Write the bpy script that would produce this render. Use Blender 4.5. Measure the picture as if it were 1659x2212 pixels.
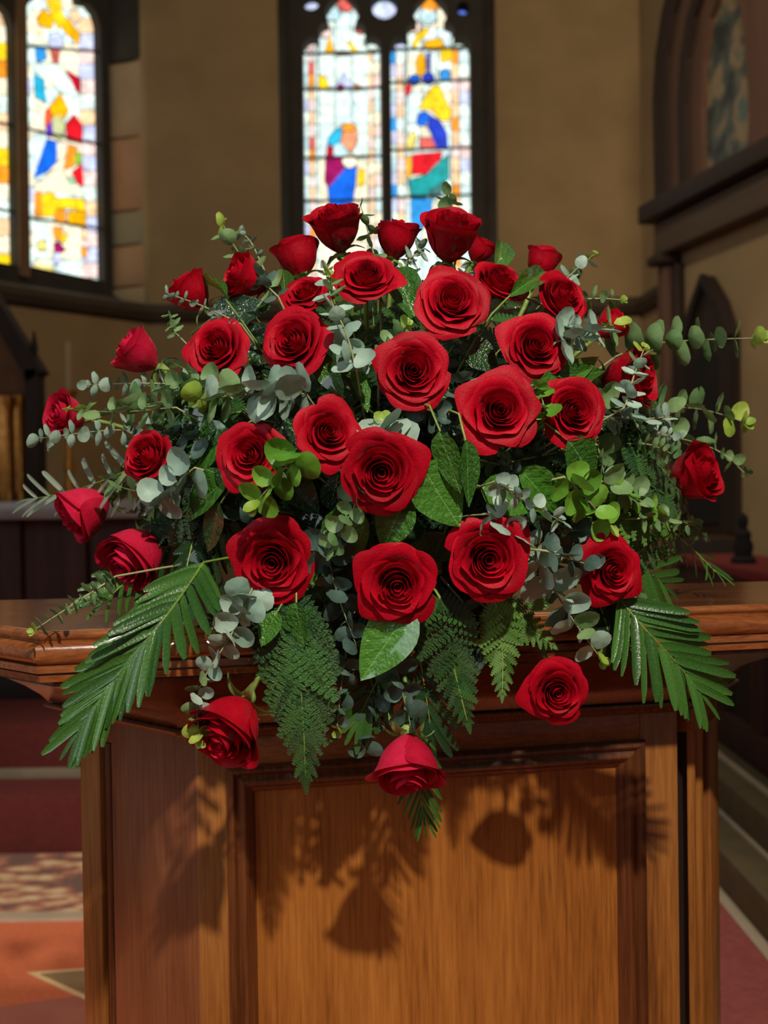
import bpy, bmesh, math, random
from mathutils import Vector, Matrix, Quaternion

for o in list(bpy.data.objects):
    bpy.data.objects.remove(o, do_unlink=True)
SC = bpy.context.scene
COL = SC.collection
R = math.radians
random.seed(11)
W, H, F = 1659.0, 2212.0, 2600.0     # photograph size and focal length in pixels
S = 1.3                               # metres per plan unit of the pedestal
EYE = 1.36                            # eye height above the floor

# ------------------------------------------------------------------ camera
cd = bpy.data.cameras.new('camera')
cam = bpy.data.objects.new('camera', cd)
COL.objects.link(cam)
cd.sensor_fit = 'VERTICAL'
cd.sensor_height = 36.0
cd.lens = F / H * 36.0
cd.clip_end = 60
cd.dof.use_dof = True
cd.dof.focus_distance = 1.50
cd.dof.aperture_fstop = 4.6
CAMROT = Matrix.Rotation(R(90) - math.atan(41 / F), 4, 'X') @ Matrix.Rotation(R(-0.85), 4, 'Z')
CAMM = Matrix.Translation((0, 0, EYE)) @ CAMROT
cam.matrix_world = CAMM
SC.camera = cam

# ------------------------------------------------------------------ world, lights, exposure
wd = bpy.data.worlds.new('world')
SC.world = wd
wd.use_nodes = True
wd.node_tree.nodes['Background'].inputs[0].default_value = (1.0, 0.93, 0.84, 1)
wd.node_tree.nodes['Background'].inputs[1].default_value = 0.095


def lamp(name, kind, loc, target, energy, col, **kw):
    l = bpy.data.lights.new(name, kind)
    l.energy = energy
    l.color = col
    for k, v in kw.items():
        setattr(l, k, v)
    o = bpy.data.objects.new(name, l)
    COL.objects.link(o)
    o.location = loc
    o.rotation_euler = (Vector(target) - Vector(loc)).to_track_quat('-Z', 'Y').to_euler()
    return o


# chancel spotlight above the congregation, added fills for the bouquet and the apse walls
lamp('chancel_spotlight', 'SPOT', (0.75, -1.6, 4.3), (0.0, 1.7, 1.1), 860, (1.0, 0.91, 0.78),
     spot_size=R(34), spot_blend=0.5, shadow_soft_size=0.07)
lamp('front_left_fill', 'AREA', (-3.6, -2.2, 3.4), (0, 1.6, 1.2), 72, (0.86, 0.93, 1.0), shape='RECTANGLE', size=1.6, size_y=2.6)  # unseen cool fill added to soften the bouquet from the front left
lamp('apse_fill', 'AREA', (1.6, 4.4, 5.4), (1.2, 8.0, 2.0), 36, (1.0, 0.80, 0.55), size=0.8)  # unseen warm light added to brighten the apse walls
lamp('choir_wall_fill', 'SPOT', (-0.5, 2.2, 5.4), (2.0, 6.4, 2.3), 330, (1.0, 0.82, 0.58), spot_size=R(52), spot_blend=1.0, shadow_soft_size=0.25)  # second unseen light, added to brighten the right wall and seat
lamp('step_lamp', 'SPOT', (-2.6, 1.0, 4.5), (-1.1, 3.6, 0.0), 260, (1.0, 0.78, 0.55), spot_size=R(40), spot_blend=0.8, shadow_soft_size=0.3)

vs = SC.view_settings
vs.view_transform = 'Standard'
vs.look = 'None'
vs.exposure = 0.0
vs.gamma = 1.0
vs.use_curve_mapping = False


# ------------------------------------------------------------------ helpers
def lin(c):
    return tuple((x / 255 / 12.92) if x / 255 <= 0.04045 else ((x / 255 + 0.055) / 1.055) ** 2.4 for x in c)


def P(px, py, d):
    return CAMM @ (Vector(((px - W / 2) / F, -(py - H / 2) / F, -1)) * d)


def pix(p):
    v = CAMM.inverted() @ Vector(p)
    return (W / 2 + F * v.x / -v.z, H / 2 - F * v.y / -v.z, -v.z)


def on_plane(px, py, pt, n):
    o = Vector((0, 0, EYE))
    d = P(px, py, 1) - o
    return o + d * ((Vector(pt) - o).dot(n) / d.dot(n))


def mesh(name, verts, faces, mat, smooth=True, angle=None):
    m = bpy.data.meshes.new(name)
    m.from_pydata([tuple(v) for v in verts], [], faces)
    if mat:
        m.materials.append(mat)
    if smooth:
        for p in m.polygons:
            p.use_smooth = True
        if angle:
            m.set_sharp_from_angle(angle=R(angle))
    m.update()
    return m


def ob(name, data, parent=None, matrix=None):
    o = bpy.data.objects.new(name, data)
    COL.objects.link(o)
    if parent:
        o.parent = parent
    if matrix is not None:
        o.matrix_basis = matrix
    return o


def tag(o, label=None, cat=None, group=None, kind=None):
    if label:
        o['label'] = label
    if cat:
        o['category'] = cat
    if group:
        o['group'] = group
    if kind:
        o['kind'] = kind
    return o


def thing(name, loc, label, cat, group=None, kind=None):
    o = ob(name, None)
    o.location = loc
    o.empty_display_size = 0.05
    return tag(o, label, cat, group, kind)


def hexa(name, pts, mat, parent=None, bevel=0.0, off=Vector((0, 0, 0))):
    """box from 8 corner points (bottom ring of 4, then top ring of 4)"""
    bm = bmesh.new()
    vs_ = [bm.verts.new(Vector(p) - off) for p in pts]
    for f in ((3, 2, 1, 0), (4, 5, 6, 7), (0, 1, 5, 4), (1, 2, 6, 5), (2, 3, 7, 6), (3, 0, 4, 7)):
        bm.faces.new([vs_[i] for i in f])
    bmesh.ops.recalc_face_normals(bm, faces=bm.faces)
    if bevel:
        bmesh.ops.bevel(bm, geom=list(bm.edges), offset=bevel, segments=2, affect='EDGES', profile=0.5)
    m = bpy.data.meshes.new(name)
    bm.to_mesh(m)
    bm.free()
    m.materials.append(mat)
    if bevel:
        for p in m.polygons:
            p.use_smooth = True
        m.set_sharp_from_angle(angle=R(50))
    return ob(name, m, parent)


def box(name, a, b, mat, parent=None, bevel=0.0, off=Vector((0, 0, 0))):
    x0, y0, z0 = a
    x1, y1, z1 = b
    return hexa(name, [(x0, y0, z0), (x1, y0, z0), (x1, y1, z0), (x0, y1, z0),
                       (x0, y0, z1), (x1, y0, z1), (x1, y1, z1), (x0, y1, z1)], mat, parent, bevel, off)


def tube_data(pts, rad, sides=6, cap=True):
    vs_, fs = [], []
    n = len(pts)
    up = Vector((0.13, 0.2, 1)).normalized()
    for i, p in enumerate(pts):
        t = (pts[min(n - 1, i + 1)] - pts[max(0, i - 1)]).normalized()
        a = t.cross(up)
        if a.length < 1e-4:
            a = t.cross(Vector((1, 0, 0)))
        a.normalize()
        b = t.cross(a)
        r = rad[i] if isinstance(rad, (list, tuple)) else rad
        for k in range(sides):
            th = 2 * math.pi * k / sides
            vs_.append(p + (a * math.cos(th) + b * math.sin(th)) * r)
    for i in range(n - 1):
        for k in range(sides):
            k2 = (k + 1) % sides
            fs.append((i * sides + k, i * sides + k2, (i + 1) * sides + k2, (i + 1) * sides + k))
    if cap:
        fs.append(tuple(range(sides))[::-1])
        fs.append(tuple((n - 1) * sides + k for k in range(sides)))
    return vs_, fs


def lathe(name, prof, mat, parent=None, off=(0, 0, 0), seg=20):
    vs_, fs = [], []
    for r, z in prof:
        for k in range(seg):
            th = 2 * math.pi * k / seg
            vs_.append((off[0] + r * math.cos(th), off[1] + r * math.sin(th), off[2] + z))
    for i in range(len(prof) - 1):
        for k in range(seg):
            k2 = (k + 1) % seg
            fs.append((i * seg + k, i * seg + k2, (i + 1) * seg + k2, (i + 1) * seg + k))
    fs.append(tuple(range(seg))[::-1])
    fs.append(tuple((len(prof) - 1) * seg + k for k in range(seg)))
    return ob(name, mesh(name, vs_, fs, mat, True, 40), parent)


def bez(a, b, c, d, n):
    out = []
    for i in range(n + 1):
        t = i / n
        s = 1 - t
        out.append(a * (s ** 3) + b * (3 * s * s * t) + c * (3 * s * t * t) + d * (t ** 3))
    return out


# ------------------------------------------------------------------ materials
def base_mat(name):
    m = bpy.data.materials.new(name)
    m.use_nodes = True
    nt = m.node_tree
    b = nt.nodes['Principled BSDF']
    return m, nt, b


def link(nt, a, b):
    nt.links.new(a, b)


def ramp(nt, fac, stops):
    r = nt.nodes.new('ShaderNodeValToRGB')
    while len(r.color_ramp.elements) < len(stops):
        r.color_ramp.elements.new(0.5)
    for e, (p, c) in zip(r.color_ramp.elements, stops):
        e.position = p
        e.color = (*c, 1)
    link(nt, fac, r.inputs[0])
    return r.outputs[0]


def tex(nt, kind, scale, coord='Object', stretch=(1, 1, 1), detail=4, rough=0.55, rot=(0, 0, 0)):
    tc = nt.nodes.new('ShaderNodeTexCoord')
    mp = nt.nodes.new('ShaderNodeMapping')
    mp.inputs['Scale'].default_value = stretch
    mp.inputs['Rotation'].default_value = rot
    link(nt, tc.outputs[coord], mp.inputs[0])
    t = nt.nodes.new('ShaderNodeTex' + kind)
    t.inputs['Scale'].default_value = scale
    if kind == 'Noise':
        t.inputs['Detail'].default_value = detail
        t.inputs['Roughness'].default_value = rough
    link(nt, mp.outputs[0], t.inputs['Vector'])
    return t


def bump(nt, b, height, strength, dist=0.01):
    n = nt.nodes.new('ShaderNodeBump')
    n.inputs['Strength'].default_value = strength
    n.inputs['Distance'].default_value = dist
    link(nt, height, n.inputs['Height'])
    link(nt, n.outputs[0], b.inputs['Normal'])


def plain(name, c1, c2=None, rough=0.6, scale=8, spec=0.5, metal=0, bmp=0.0, stretch=(1, 1, 1), coat=0.0):
    m, nt, b = base_mat(name)
    t = tex(nt, 'Noise', scale, stretch=stretch)
    link(nt, ramp(nt, t.outputs[0], [(0.3, lin(c1)), (0.7, lin(c2 or c1))]), b.inputs['Base Color'])
    b.inputs['Roughness'].default_value = rough
    b.inputs['Specular IOR Level'].default_value = spec
    b.inputs['Metallic'].default_value = metal
    b.inputs['Coat Weight'].default_value = coat
    b.inputs['Coat Roughness'].default_value = 0.15
    if bmp:
        bump(nt, b, t.outputs[0], bmp)
    return m


def wood(name, dark, mid, light, scale=1.0, axis='Z', rough=0.32, coat=0.35, bs=0.12):
    m, nt, b = base_mat(name)
    st = {'Z': (1, 1, 0.045), 'X': (0.045, 1, 1), 'Y': (1, 0.045, 1)}[axis]
    fine = tex(nt, 'Noise', 190 * scale, stretch=st, detail=5, rough=0.65)
    wide = tex(nt, 'Noise', 16 * scale, stretch=tuple(s if s == 1 else 0.12 for s in st), detail=3)
    mix = nt.nodes.new('ShaderNodeMix')
    mix.data_type = 'FLOAT'
    mix.inputs[0].default_value = 0.45
    link(nt, fine.outputs[0], mix.inputs[2])
    link(nt, wide.outputs[0], mix.inputs[3])
    c = ramp(nt, mix.outputs[0], [(0.30, lin(dark)), (0.48, lin(mid)), (0.70, lin(light))])
    link(nt, c, b.inputs['Base Color'])
    b.inputs['Roughness'].default_value = rough
    b.inputs['Coat Weight'].default_value = coat
    b.inputs['Coat Roughness'].default_value = 0.18
    bump(nt, b, fine.outputs[0], bs, 0.004)
    return m


def leafmat(name, c1, c2, rough=0.35, trans=0.18, bscale=60, bstr=0.25, coat=0.0, spec=0.5, veins=False):
    m, nt, b = base_mat(name)
    t = tex(nt, 'Noise', 22, detail=3)
    oi = nt.nodes.new('ShaderNodeObjectInfo')
    mx = nt.nodes.new('ShaderNodeMix')
    mx.data_type = 'FLOAT'
    mx.inputs[0].default_value = 0.55
    link(nt, t.outputs[0], mx.inputs[2])
    link(nt, oi.outputs['Random'], mx.inputs[3])
    c = ramp(nt, mx.outputs[0], [(0.25, lin(c1)), (0.75, lin(c2))])
    link(nt, c, b.inputs['Base Color'])
    b.inputs['Roughness'].default_value = rough
    b.inputs['Specular IOR Level'].default_value = spec
    b.inputs['Coat Weight'].default_value = coat
    b.inputs['Coat Roughness'].default_value = 0.08
    t2 = tex(nt, 'Noise', bscale, detail=2)
    hgt = t2.outputs[0]
    if veins:
        def mth(op, a, b_=None):
            n_ = nt.nodes.new('ShaderNodeMath')
            n_.operation = op
            for i_, v_ in enumerate((a, b_)):
                if v_ is None:
                    continue
                if isinstance(v_, (int, float)):
                    n_.inputs[i_].default_value = v_
                else:
                    link(nt, v_, n_.inputs[i_])
            return n_.outputs[0]
        tc = nt.nodes.new('ShaderNodeTexCoord')
        sp = nt.nodes.new('ShaderNodeSeparateXYZ')
        link(nt, tc.outputs['Object'], sp.inputs[0])
        ay = mth('ABSOLUTE', sp.outputs[1])
        st = mth('SINE', mth('MULTIPLY', mth('SUBTRACT', sp.outputs[0], mth('MULTIPLY', ay, .9)), 48))
        vein = mth('POWER', mth('MAXIMUM', st, 0.0), 10)
        mid = mth('LESS_THAN', ay, .007)
        vm = mth('MAXIMUM', mth('MULTIPLY', vein, .14), mid)
        mxc = nt.nodes.new('ShaderNodeMix')
        mxc.data_type = 'RGBA'
        link(nt, mth('MULTIPLY', vm, .6), mxc.inputs[0])
        link(nt, c, mxc.inputs[6])
        mxc.inputs[7].default_value = (*lin(tuple(min(255, x + 50) for x in c2)), 1)
        c = mxc.outputs[2]
        link(nt, c, b.inputs['Base Color'])
        hgt = mth('SUBTRACT', t2.outputs[0], mth('MULTIPLY', vm, .5))
    bump(nt, b, hgt, bstr, 0.01)
    if trans:
        tr = nt.nodes.new('ShaderNodeBsdfTranslucent')
        link(nt, c, tr.inputs[0])
        ms = nt.nodes.new('ShaderNodeMixShader')
        ms.inputs[0].default_value = trans
        link(nt, b.outputs[0], ms.inputs[1])
        link(nt, tr.outputs[0], ms.inputs[2])
        link(nt, ms.outputs[0], nt.nodes['Material Output'].inputs[0])
    return m


_glass = {}


def glass(c, k=1.0):
    key = (c, k)
    if key in _glass:
        return _glass[key]
    m, nt, b = base_mat('stained_glass')
    t = tex(nt, 'Voronoi', 26)
    t.feature = 'DISTANCE_TO_EDGE'
    n = tex(nt, 'Noise', 14, detail=3)
    l = lin(c)
    edge = ramp(nt, t.outputs['Distance'], [(0.0, tuple(x * 0.55 for x in l)), (0.08, l)])
    shade = ramp(nt, n.outputs[0], [(0.3, (0.72, 0.72, 0.72)), (0.62, (1.15, 1.15, 1.15))])
    mx = nt.nodes.new('ShaderNodeMix')
    mx.data_type = 'RGBA'
    mx.blend_type = 'MULTIPLY'
    mx.inputs[0].default_value = 1.0
    link(nt, edge, mx.inputs[6])
    link(nt, shade, mx.inputs[7])
    link(nt, mx.outputs[2], b.inputs['Emission Color'])
    b.inputs['Emission Strength'].default_value = 1.5 * k
    b.inputs['Base Color'].default_value = (*[x * 0.1 for x in l], 1)
    b.inputs['Roughness'].default_value = 0.2
    _glass[key] = m
    return m


M_WOODV = wood('oak_upright', (84, 46, 18), (136, 82, 34), (170, 112, 54))
M_WOODH = wood('oak_level', (80, 42, 18), (130, 74, 32), (164, 104, 50), axis='X')
M_WOODM = wood('oak_moulding_shaded', (52, 26, 12), (86, 46, 21), (118, 70, 34), rough=0.25, coat=0.6)  # oak darkened: shade under the ledge put into the colour
M_WOODP = wood('oak_panel', (92, 50, 18), (148, 88, 34), (178, 114, 50))
M_WOODL = wood('oak_ledge', (80, 40, 19), (126, 68, 33), (160, 98, 52), axis='X', rough=0.14, coat=1.0)
M_WOODG = wood('oak_canted', (92, 48, 26), (124, 70, 40), (144, 88, 54), rough=0.3, bs=0.05)
M_SLOT = plain('dark_slot', (26, 12, 6), (36, 18, 9), 0.7)
M_DKWOOD = wood('dark_oak', (18, 11, 8), (32, 20, 13), (48, 30, 20), rough=0.8, coat=0.0)
M_REDWOOD = wood('mahogany', (34, 15, 9), (58, 26, 14), (78, 38, 22), rough=0.7, coat=0.0)
M_PLASTER = plain('plaster', (150, 124, 84), (164, 138, 96), 0.9, 3, bmp=0.05)
M_PLASTER2 = plain('plaster_side', (158, 134, 96), (170, 146, 106), 0.9, 3, bmp=0.05)
M_STONE = plain('jamb_stone', (170, 144, 108), (186, 164, 126), 0.9, 5, bmp=0.1)
M_STONE2 = plain('jamb_stone_warm', (178, 138, 100), (190, 150, 112), 0.9, 5, bmp=0.1)
M_STONE3 = plain('jamb_stone_grey', (150, 140, 112), (160, 150, 120), 0.9, 5, bmp=0.1)
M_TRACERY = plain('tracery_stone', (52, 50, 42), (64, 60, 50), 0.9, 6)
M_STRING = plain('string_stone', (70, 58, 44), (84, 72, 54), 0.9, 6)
M_LEAD = plain('lead', (28, 30, 28), (36, 38, 36), 0.6)
M_MULL = plain('mullion_stone', (120, 92, 66), (140, 108, 78), 0.9, 5)
M_CARPET = plain('carpet_lit', (206, 104, 66), (220, 120, 78), 0.95, 60, bmp=0.3)  # floor carpet, warm light on it put into the orange
M_CARPETR = plain('carpet_shaded', (140, 66, 62), (158, 80, 74), 0.95, 40, bmp=0.3)  # duller carpet copy, its weaker light put into the colour
M_CARPETD = plain('carpet_step', (84, 26, 22), (96, 32, 26), 0.95, 40, bmp=0.3)
M_MARBLE = plain('marble', (130, 124, 120), (160, 152, 146), 0.35, 6)
M_TRIM = plain('pale_trim', (176, 158, 134), (190, 172, 148), 0.6, 10)
M_OLIVE = plain('olive_tread', (92, 80, 54), (108, 94, 64), 0.8, 10)
M_GOLD = plain('gilding', (150, 96, 34), (196, 134, 56), 0.4, 20, metal=0.6)
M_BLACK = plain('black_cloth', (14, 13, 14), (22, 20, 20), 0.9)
M_REDC = plain('red_cushion', (110, 24, 20), (128, 32, 26), 0.9, 30)
M_FOAM = plain('floral_foam', (16, 34, 18), (26, 48, 26), 0.95, 40, bmp=0.4)
M_TRAY = plain('tray_plastic', (18, 22, 18), (24, 28, 24), 0.5)


# ------------------------------------------------------------------ pedestal
def V2(a):
    return Vector((a[0], a[1]))


A_, B_, C_, E_ = V2((-.2075, 1.30)), V2((.354, 1.4266)), V2((.429, 1.5565)), V2((-.375, 1.462))
BODY = [A_, B_, C_, E_]


def offset_poly(poly, offs):
    n = len(poly)
    lines = []
    for i in range(n):
        p, q = poly[i], poly[(i + 1) % n]
        d = (q - p).normalized()
        nr = V2((d.y, -d.x))
        lines.append((p + nr * offs[i], d))
    out = []
    for i in range(n):
        p, d = lines[i - 1]
        q, e = lines[i]
        det = d.x * e.y - d.y * e.x
        t = ((q - p).x * e.y - (q - p).y * e.x) / det
        out.append(p + d * t)
    return out


LEDGE = offset_poly(BODY, [.14, .16, .05, .21])


def W3(p, h, k=S):
    return Vector((p.x * k, p.y * k, EYE - h * k))


def loft(name, prof, mat, parent, off, cap_top=False, cap_bot=False, angle=32):
    vs_, fs = [], []
    for s, h in prof:
        for b, l in zip(BODY, LEDGE):
            vs_.append(W3(b + (l - b) * s, h) - off)
    n = 4
    for i in range(len(prof) - 1):
        for k in range(n):
            k2 = (k + 1) % n
            fs.append((i * n + k, (i + 1) * n + k, (i + 1) * n + k2, i * n + k2))
    if cap_top:
        fs.append(tuple(range(n)))
    if cap_bot:
        fs.append(tuple((len(prof) - 1) * n + k for k in range(n))[::-1])
    return ob(name, mesh(name, vs_, fs, mat, True, angle), parent)


ped_loc = W3((A_ + B_ + C_ + E_) / 4, EYE / S)
ped = thing('wooden_pedestal', ped_loc, 'polished oak pedestal with canted corners and a wide moulded ledge under the roses', 'pedestal')
# ledge: bead, big round, fascia, groove, lower fascia
arc = lambda s0, h0, rs, rh, a0, a1, n: [(s0 + rs * math.cos(R(a0 + (a1 - a0) * i / n)), h0 - rh * math.sin(R(a0 + (a1 - a0) * i / n))) for i in range(n + 1)]
loft('ledge_top', [(.80, .1262), (.93, .1262)] + arc(.93, .1312, .035, .005, 90, -60, 6) + [(.945, .1375)], M_WOODL, ped, ped_loc, cap_top=True)
loft('ledge_round', [(.945, .1375)] + arc(.945, .1480, .055, .0105, 88, -80, 8), M_WOODL, ped, ped_loc)
loft('ledge_fascia', [(.955, .1584), (.985, .1590), (.985, .1655), (.95, .1660), (.95, .1675), (.968, .1680), (.962, .1745), (.92, .1755)], M_WOODL, ped, ped_loc)
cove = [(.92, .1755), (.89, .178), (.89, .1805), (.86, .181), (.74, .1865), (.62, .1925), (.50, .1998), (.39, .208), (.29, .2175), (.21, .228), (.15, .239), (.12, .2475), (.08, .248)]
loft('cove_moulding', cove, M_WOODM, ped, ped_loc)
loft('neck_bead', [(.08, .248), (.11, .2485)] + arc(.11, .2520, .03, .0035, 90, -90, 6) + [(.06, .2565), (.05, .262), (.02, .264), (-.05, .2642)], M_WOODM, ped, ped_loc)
FLH = EYE / S
CORE = offset_poly(BODY, [-.02, -.02, 0, -.02])
vs_ = [W3(p, .255) - ped_loc for p in CORE] + [W3(p, FLH) - ped_loc for p in CORE]
ob('carcass', mesh('carcass', vs_, [(0, 1, 2, 3), (7, 6, 5, 4)] + [(k, k + 4, (k + 1) % 4 + 4, (k + 1) % 4) for k in range(4)], M_SLOT, False), ped)


def face_frame(p, q):
    d = (q - p).normalized()
    n = V2((d.y, -d.x))
    return lambda u, h, o: W3(p + d * u + n * o, h)


FR, LF, RF = face_frame(A_, B_), face_frame(E_, A_), face_frame(B_, C_)
LEN = (B_ - A_).length
LL = (A_ - E_).length
RL = (C_ - B_).length


def board(name, fr, u0, u1, h0, h1, o0, o1, mat, bevel=0.0015):
    return hexa(name, [fr(u0, h1, o1), fr(u1, h1, o1), fr(u1, h1, o0), fr(u0, h1, o0),
                       fr(u0, h0, o1), fr(u1, h0, o1), fr(u1, h0, o0), fr(u0, h0, o0)], mat, ped, bevel, ped_loc)


U0, U1, HT, HB = .0323, .5224, .2955, .98
board('stile', FR, 0.0, U0 + .004, .26, FLH, -.022, 0, M_WOODV)
board('stile', FR, U1 - .004, LEN - .010, .26, FLH, -.022, 0, M_WOODV)
board('rail', FR, U0 + .004, U1 - .004, .26, HT + .004, -.022, -.0004, M_WOODH)
board('rail', FR, U0 + .004, U1 - .004, HB - .004, FLH, -.022, -.0004, M_WOODH)
PANEL = board('panel', FR, U0 + .02, U1 - .02, HT + .015, HB - .015, -.022, -.0095, M_WOODP, 0)
PRF = [(-.001, -.001), (0, .005), (.003, .0075), (.0065, .0075), (.0095, .004), (.011, .0015), (.0125, .002), (.016, .0045), (.0195, .0045),
       (.023, .001), (.0245, -.002), (.026, -.002), (.0285, -.0045), (.031, -.0085), (.033, -.011)]
for side in range(4):
    vs_, fs = [], []
    for w, o in PRF:
        c = [(U0 + w, HT + w), (U1 - w, HT + w), (U1 - w, HB - w), (U0 + w, HB - w)]
        for k in (side, (side + 1) % 4):
            vs_.append(FR(c[k][0], c[k][1], o) - ped_loc)
    for i in range(len(PRF) - 1):
        fs.append((2 * i, 2 * i + 1, 2 * i + 3, 2 * i + 2))
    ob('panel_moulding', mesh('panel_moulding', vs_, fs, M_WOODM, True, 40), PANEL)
# canted face on the sunny flank: wide smooth board, slot, bead, edge board
g0 = LL - .1650
board('canted_board', LF, g0, LL - .0005, .26, FLH, -.022, 0, M_WOODG)
board('canted_rail', LF, .0, g0, .26, .290, -.022, -.0005, M_WOODG)
board('canted_edge', LF, .0, g0 - .026, .290, FLH, -.022, 0, M_WOODV)


def reed(fr, u, w, h0, h1, o, mat, name='reed'):
    vs_, fs = [], []
    n = 8
    for h in (h0, h1):
        for i in range(n + 1):
            a = math.pi * i / n
            vs_.append(fr(u - w * math.cos(a), h, o + w * .9 * math.sin(a)) - ped_loc)
    for i in range(n):
        fs.append((i, n + 1 + i, n + 2 + i, i + 1))
    fs.append(tuple(range(n + 1)))
    return ob(name, mesh(name, vs_, fs, mat, True, 60), ped)


reed(LF, g0 - .0125, .0055, .292, FLH, -.006, M_WOODM)
# far canted face: edge board and three reeds between dark slots
board('canted_rail', RF, .030, RL, .26, .296, -.022, -.0005, M_WOODV)
board('canted_edge', RF, .110, RL, .296, FLH, -.022, 0, M_WOODV)
for u in (.050, .084):
    reed(RF, u, .0085, .298, FLH, -.010, M_WOODV)

# ------------------------------------------------------------------ room shell
DW = 8.0
cx0 = P(330, 1065, DW).x
cx1 = P(1385, 600, DW).x
CL = Vector((cx0, DW, 0))
CR = Vector((cx1, DW, 0))
LDIR = Vector((-.61, -.79, 0)).normalized()          # along the flank wall towards the nave
LOUT = Vector((-.79, .61, 0)).normalized()
CT = P(1452, 600, 7.3)
CT.z = 0
RDIR = Vector((.218, -.976, 0)).normalized()
ROUT = Vector((.976, .218, 0)).normalized()
ZT = 6.2
ZS = P(1340, 662, DW).z                              # height of the string course
YN = Vector((0, 1, 0))


def wallbox(name, p, q, out, z0, z1, th, mat, parent):
    a, b = Vector(p), Vector(q)
    o = out * th
    pts = [(a.x, a.y, z0), (b.x, b.y, z0), (b.x + o.x, b.y + o.y, z0), (a.x + o.x, a.y + o.y, z0),
           (a.x, a.y, z1), (b.x, b.y, z1), (b.x + o.x, b.y + o.y, z1), (a.x + o.x, a.y + o.y, z1)]
    return hexa(name, pts, mat, parent)


def struct(name, loc=(0, 0, 0), label=None):
    o = ob(name, None)
    o.location = loc
    return tag(o, label, None, None, 'structure')


fl = box('floor', (-4, -3, -0.1), (4, 9.5, 0), M_CARPET)
tag(fl, 'orange red carpeted chancel floor', None, None, 'structure')

wb = struct('wall_back', (0, 0, 0), 'plastered apse wall around the twin lancet window')
ox0 = P(604, 300, DW).x
ox1 = P(1072, 300, DW).x
zsill = P(830, 640, DW).z
wallbox('wall_section', CL, (ox0, DW, 0), YN, 0, ZT, .5, M_PLASTER, wb)
wallbox('wall_section', (ox1, DW, 0), CR, YN, 0, ZT, .5, M_PLASTER, wb)
wallbox('wall_section', (ox0, DW, 0), (ox1, DW, 0), YN, 0, zsill, .5, M_PLASTER, wb)
wallbox('wall_section', (ox0, DW, 0), (ox1, DW, 0), YN, P(830, -330, DW).z, ZT, .5, M_PLASTER, wb)

wr = struct('wall_right', (0, 0, 0), 'plastered chancel wall carrying the timber arch')
d_ = (CT - CR).normalized()
wallbox('wall_section', CR, CT, Vector((-d_.y, d_.x, 0)) * (1 if -d_.y > 0 else -1), 0, ZT, .4, M_PLASTER2, wr)
wallbox('wall_section', CT, CT + RDIR * 6.5, ROUT, 0, ZT, .4, M_PLASTER2, wr)

wl = struct('wall_left', (0, 0, 0), 'plastered apse wall under the tall stained window')
J1 = on_plane(322, 400, CL, LOUT)
J1.z = 0
GP = CL + LOUT * .36                                  # glass plane of the flank window
J2 = on_plane(224, 300, GP - LOUT * .04, LOUT)
J2.z = 0
zls = on_plane(322, 690, CL, LOUT).z
wallbox('wall_section', CL, J1, LOUT, 0, ZT, .4, M_PLASTER, wl)
wallbox('wall_section', J1, J1 + LDIR * 5.5, LOUT, 0, zls, .34, M_PLASTER, wl)
J3 = on_plane(-84, 300, CL, LOUT)
J3.z = 0
wallbox('wall_section', J3, J1 + LDIR * 5.5, LOUT, zls, ZT, .4, M_PLASTER, wl)
wallbox('wall_section', J1, J3, LOUT, on_plane(100, -380, CL, LOUT).z, ZT, .4, M_PLASTER, wl)
# splayed jamb of big stones
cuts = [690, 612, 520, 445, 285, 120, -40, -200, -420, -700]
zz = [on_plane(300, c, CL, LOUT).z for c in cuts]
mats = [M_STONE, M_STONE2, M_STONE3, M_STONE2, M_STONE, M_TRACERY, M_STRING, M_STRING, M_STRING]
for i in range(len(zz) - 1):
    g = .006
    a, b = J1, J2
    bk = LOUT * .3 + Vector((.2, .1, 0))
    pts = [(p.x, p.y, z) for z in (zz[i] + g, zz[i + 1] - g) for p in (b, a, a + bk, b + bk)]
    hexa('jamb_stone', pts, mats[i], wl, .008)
# dark sloping sill
s0, s1 = J3, J1
g0_, g1_ = J3 + LOUT * .34, J2 + LOUT * .02
zg = on_plane(210, 622, GP, LOUT).z
hexa('window_sill', [(s0.x, s0.y, zls - .03), (s1.x, s1.y, zls - .03), (g1_.x, g1_.y, zls - .03), (g0_.x, g0_.y, zls - .03),
                     (s0.x, s0.y, zls), (s1.x, s1.y, zls), (g1_.x, g1_.y, zg), (g0_.x, g0_.y, zg)], M_TRACERY, wl)

# string course around the apse
tr = struct('trim_1', (0, 0, 0), 'dark stone string course running around the apse wall')
for p, q, out in ((J1 + LDIR * 3, CL, LOUT), (CL, CR, YN), (CR, CT, Vector((-d_.y, d_.x, 0)) * (1 if -d_.y > 0 else -1))):
    inn = -out * .07
    vs_ = []
    for e in (p, q):
        vs_ += [Vector((e.x, e.y, ZS - .07)) , Vector((e.x, e.y, ZS - .05)) + inn * .6, Vector((e.x, e.y, ZS - .01)) + inn, Vector((e.x, e.y, ZS + .03)) + inn, Vector((e.x, e.y, ZS + .06))]
    ob('moulding', mesh('moulding', vs_, [(i, i + 1, i + 6, i + 5) for i in range(4)], M_STRING, False), tr)


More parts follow.
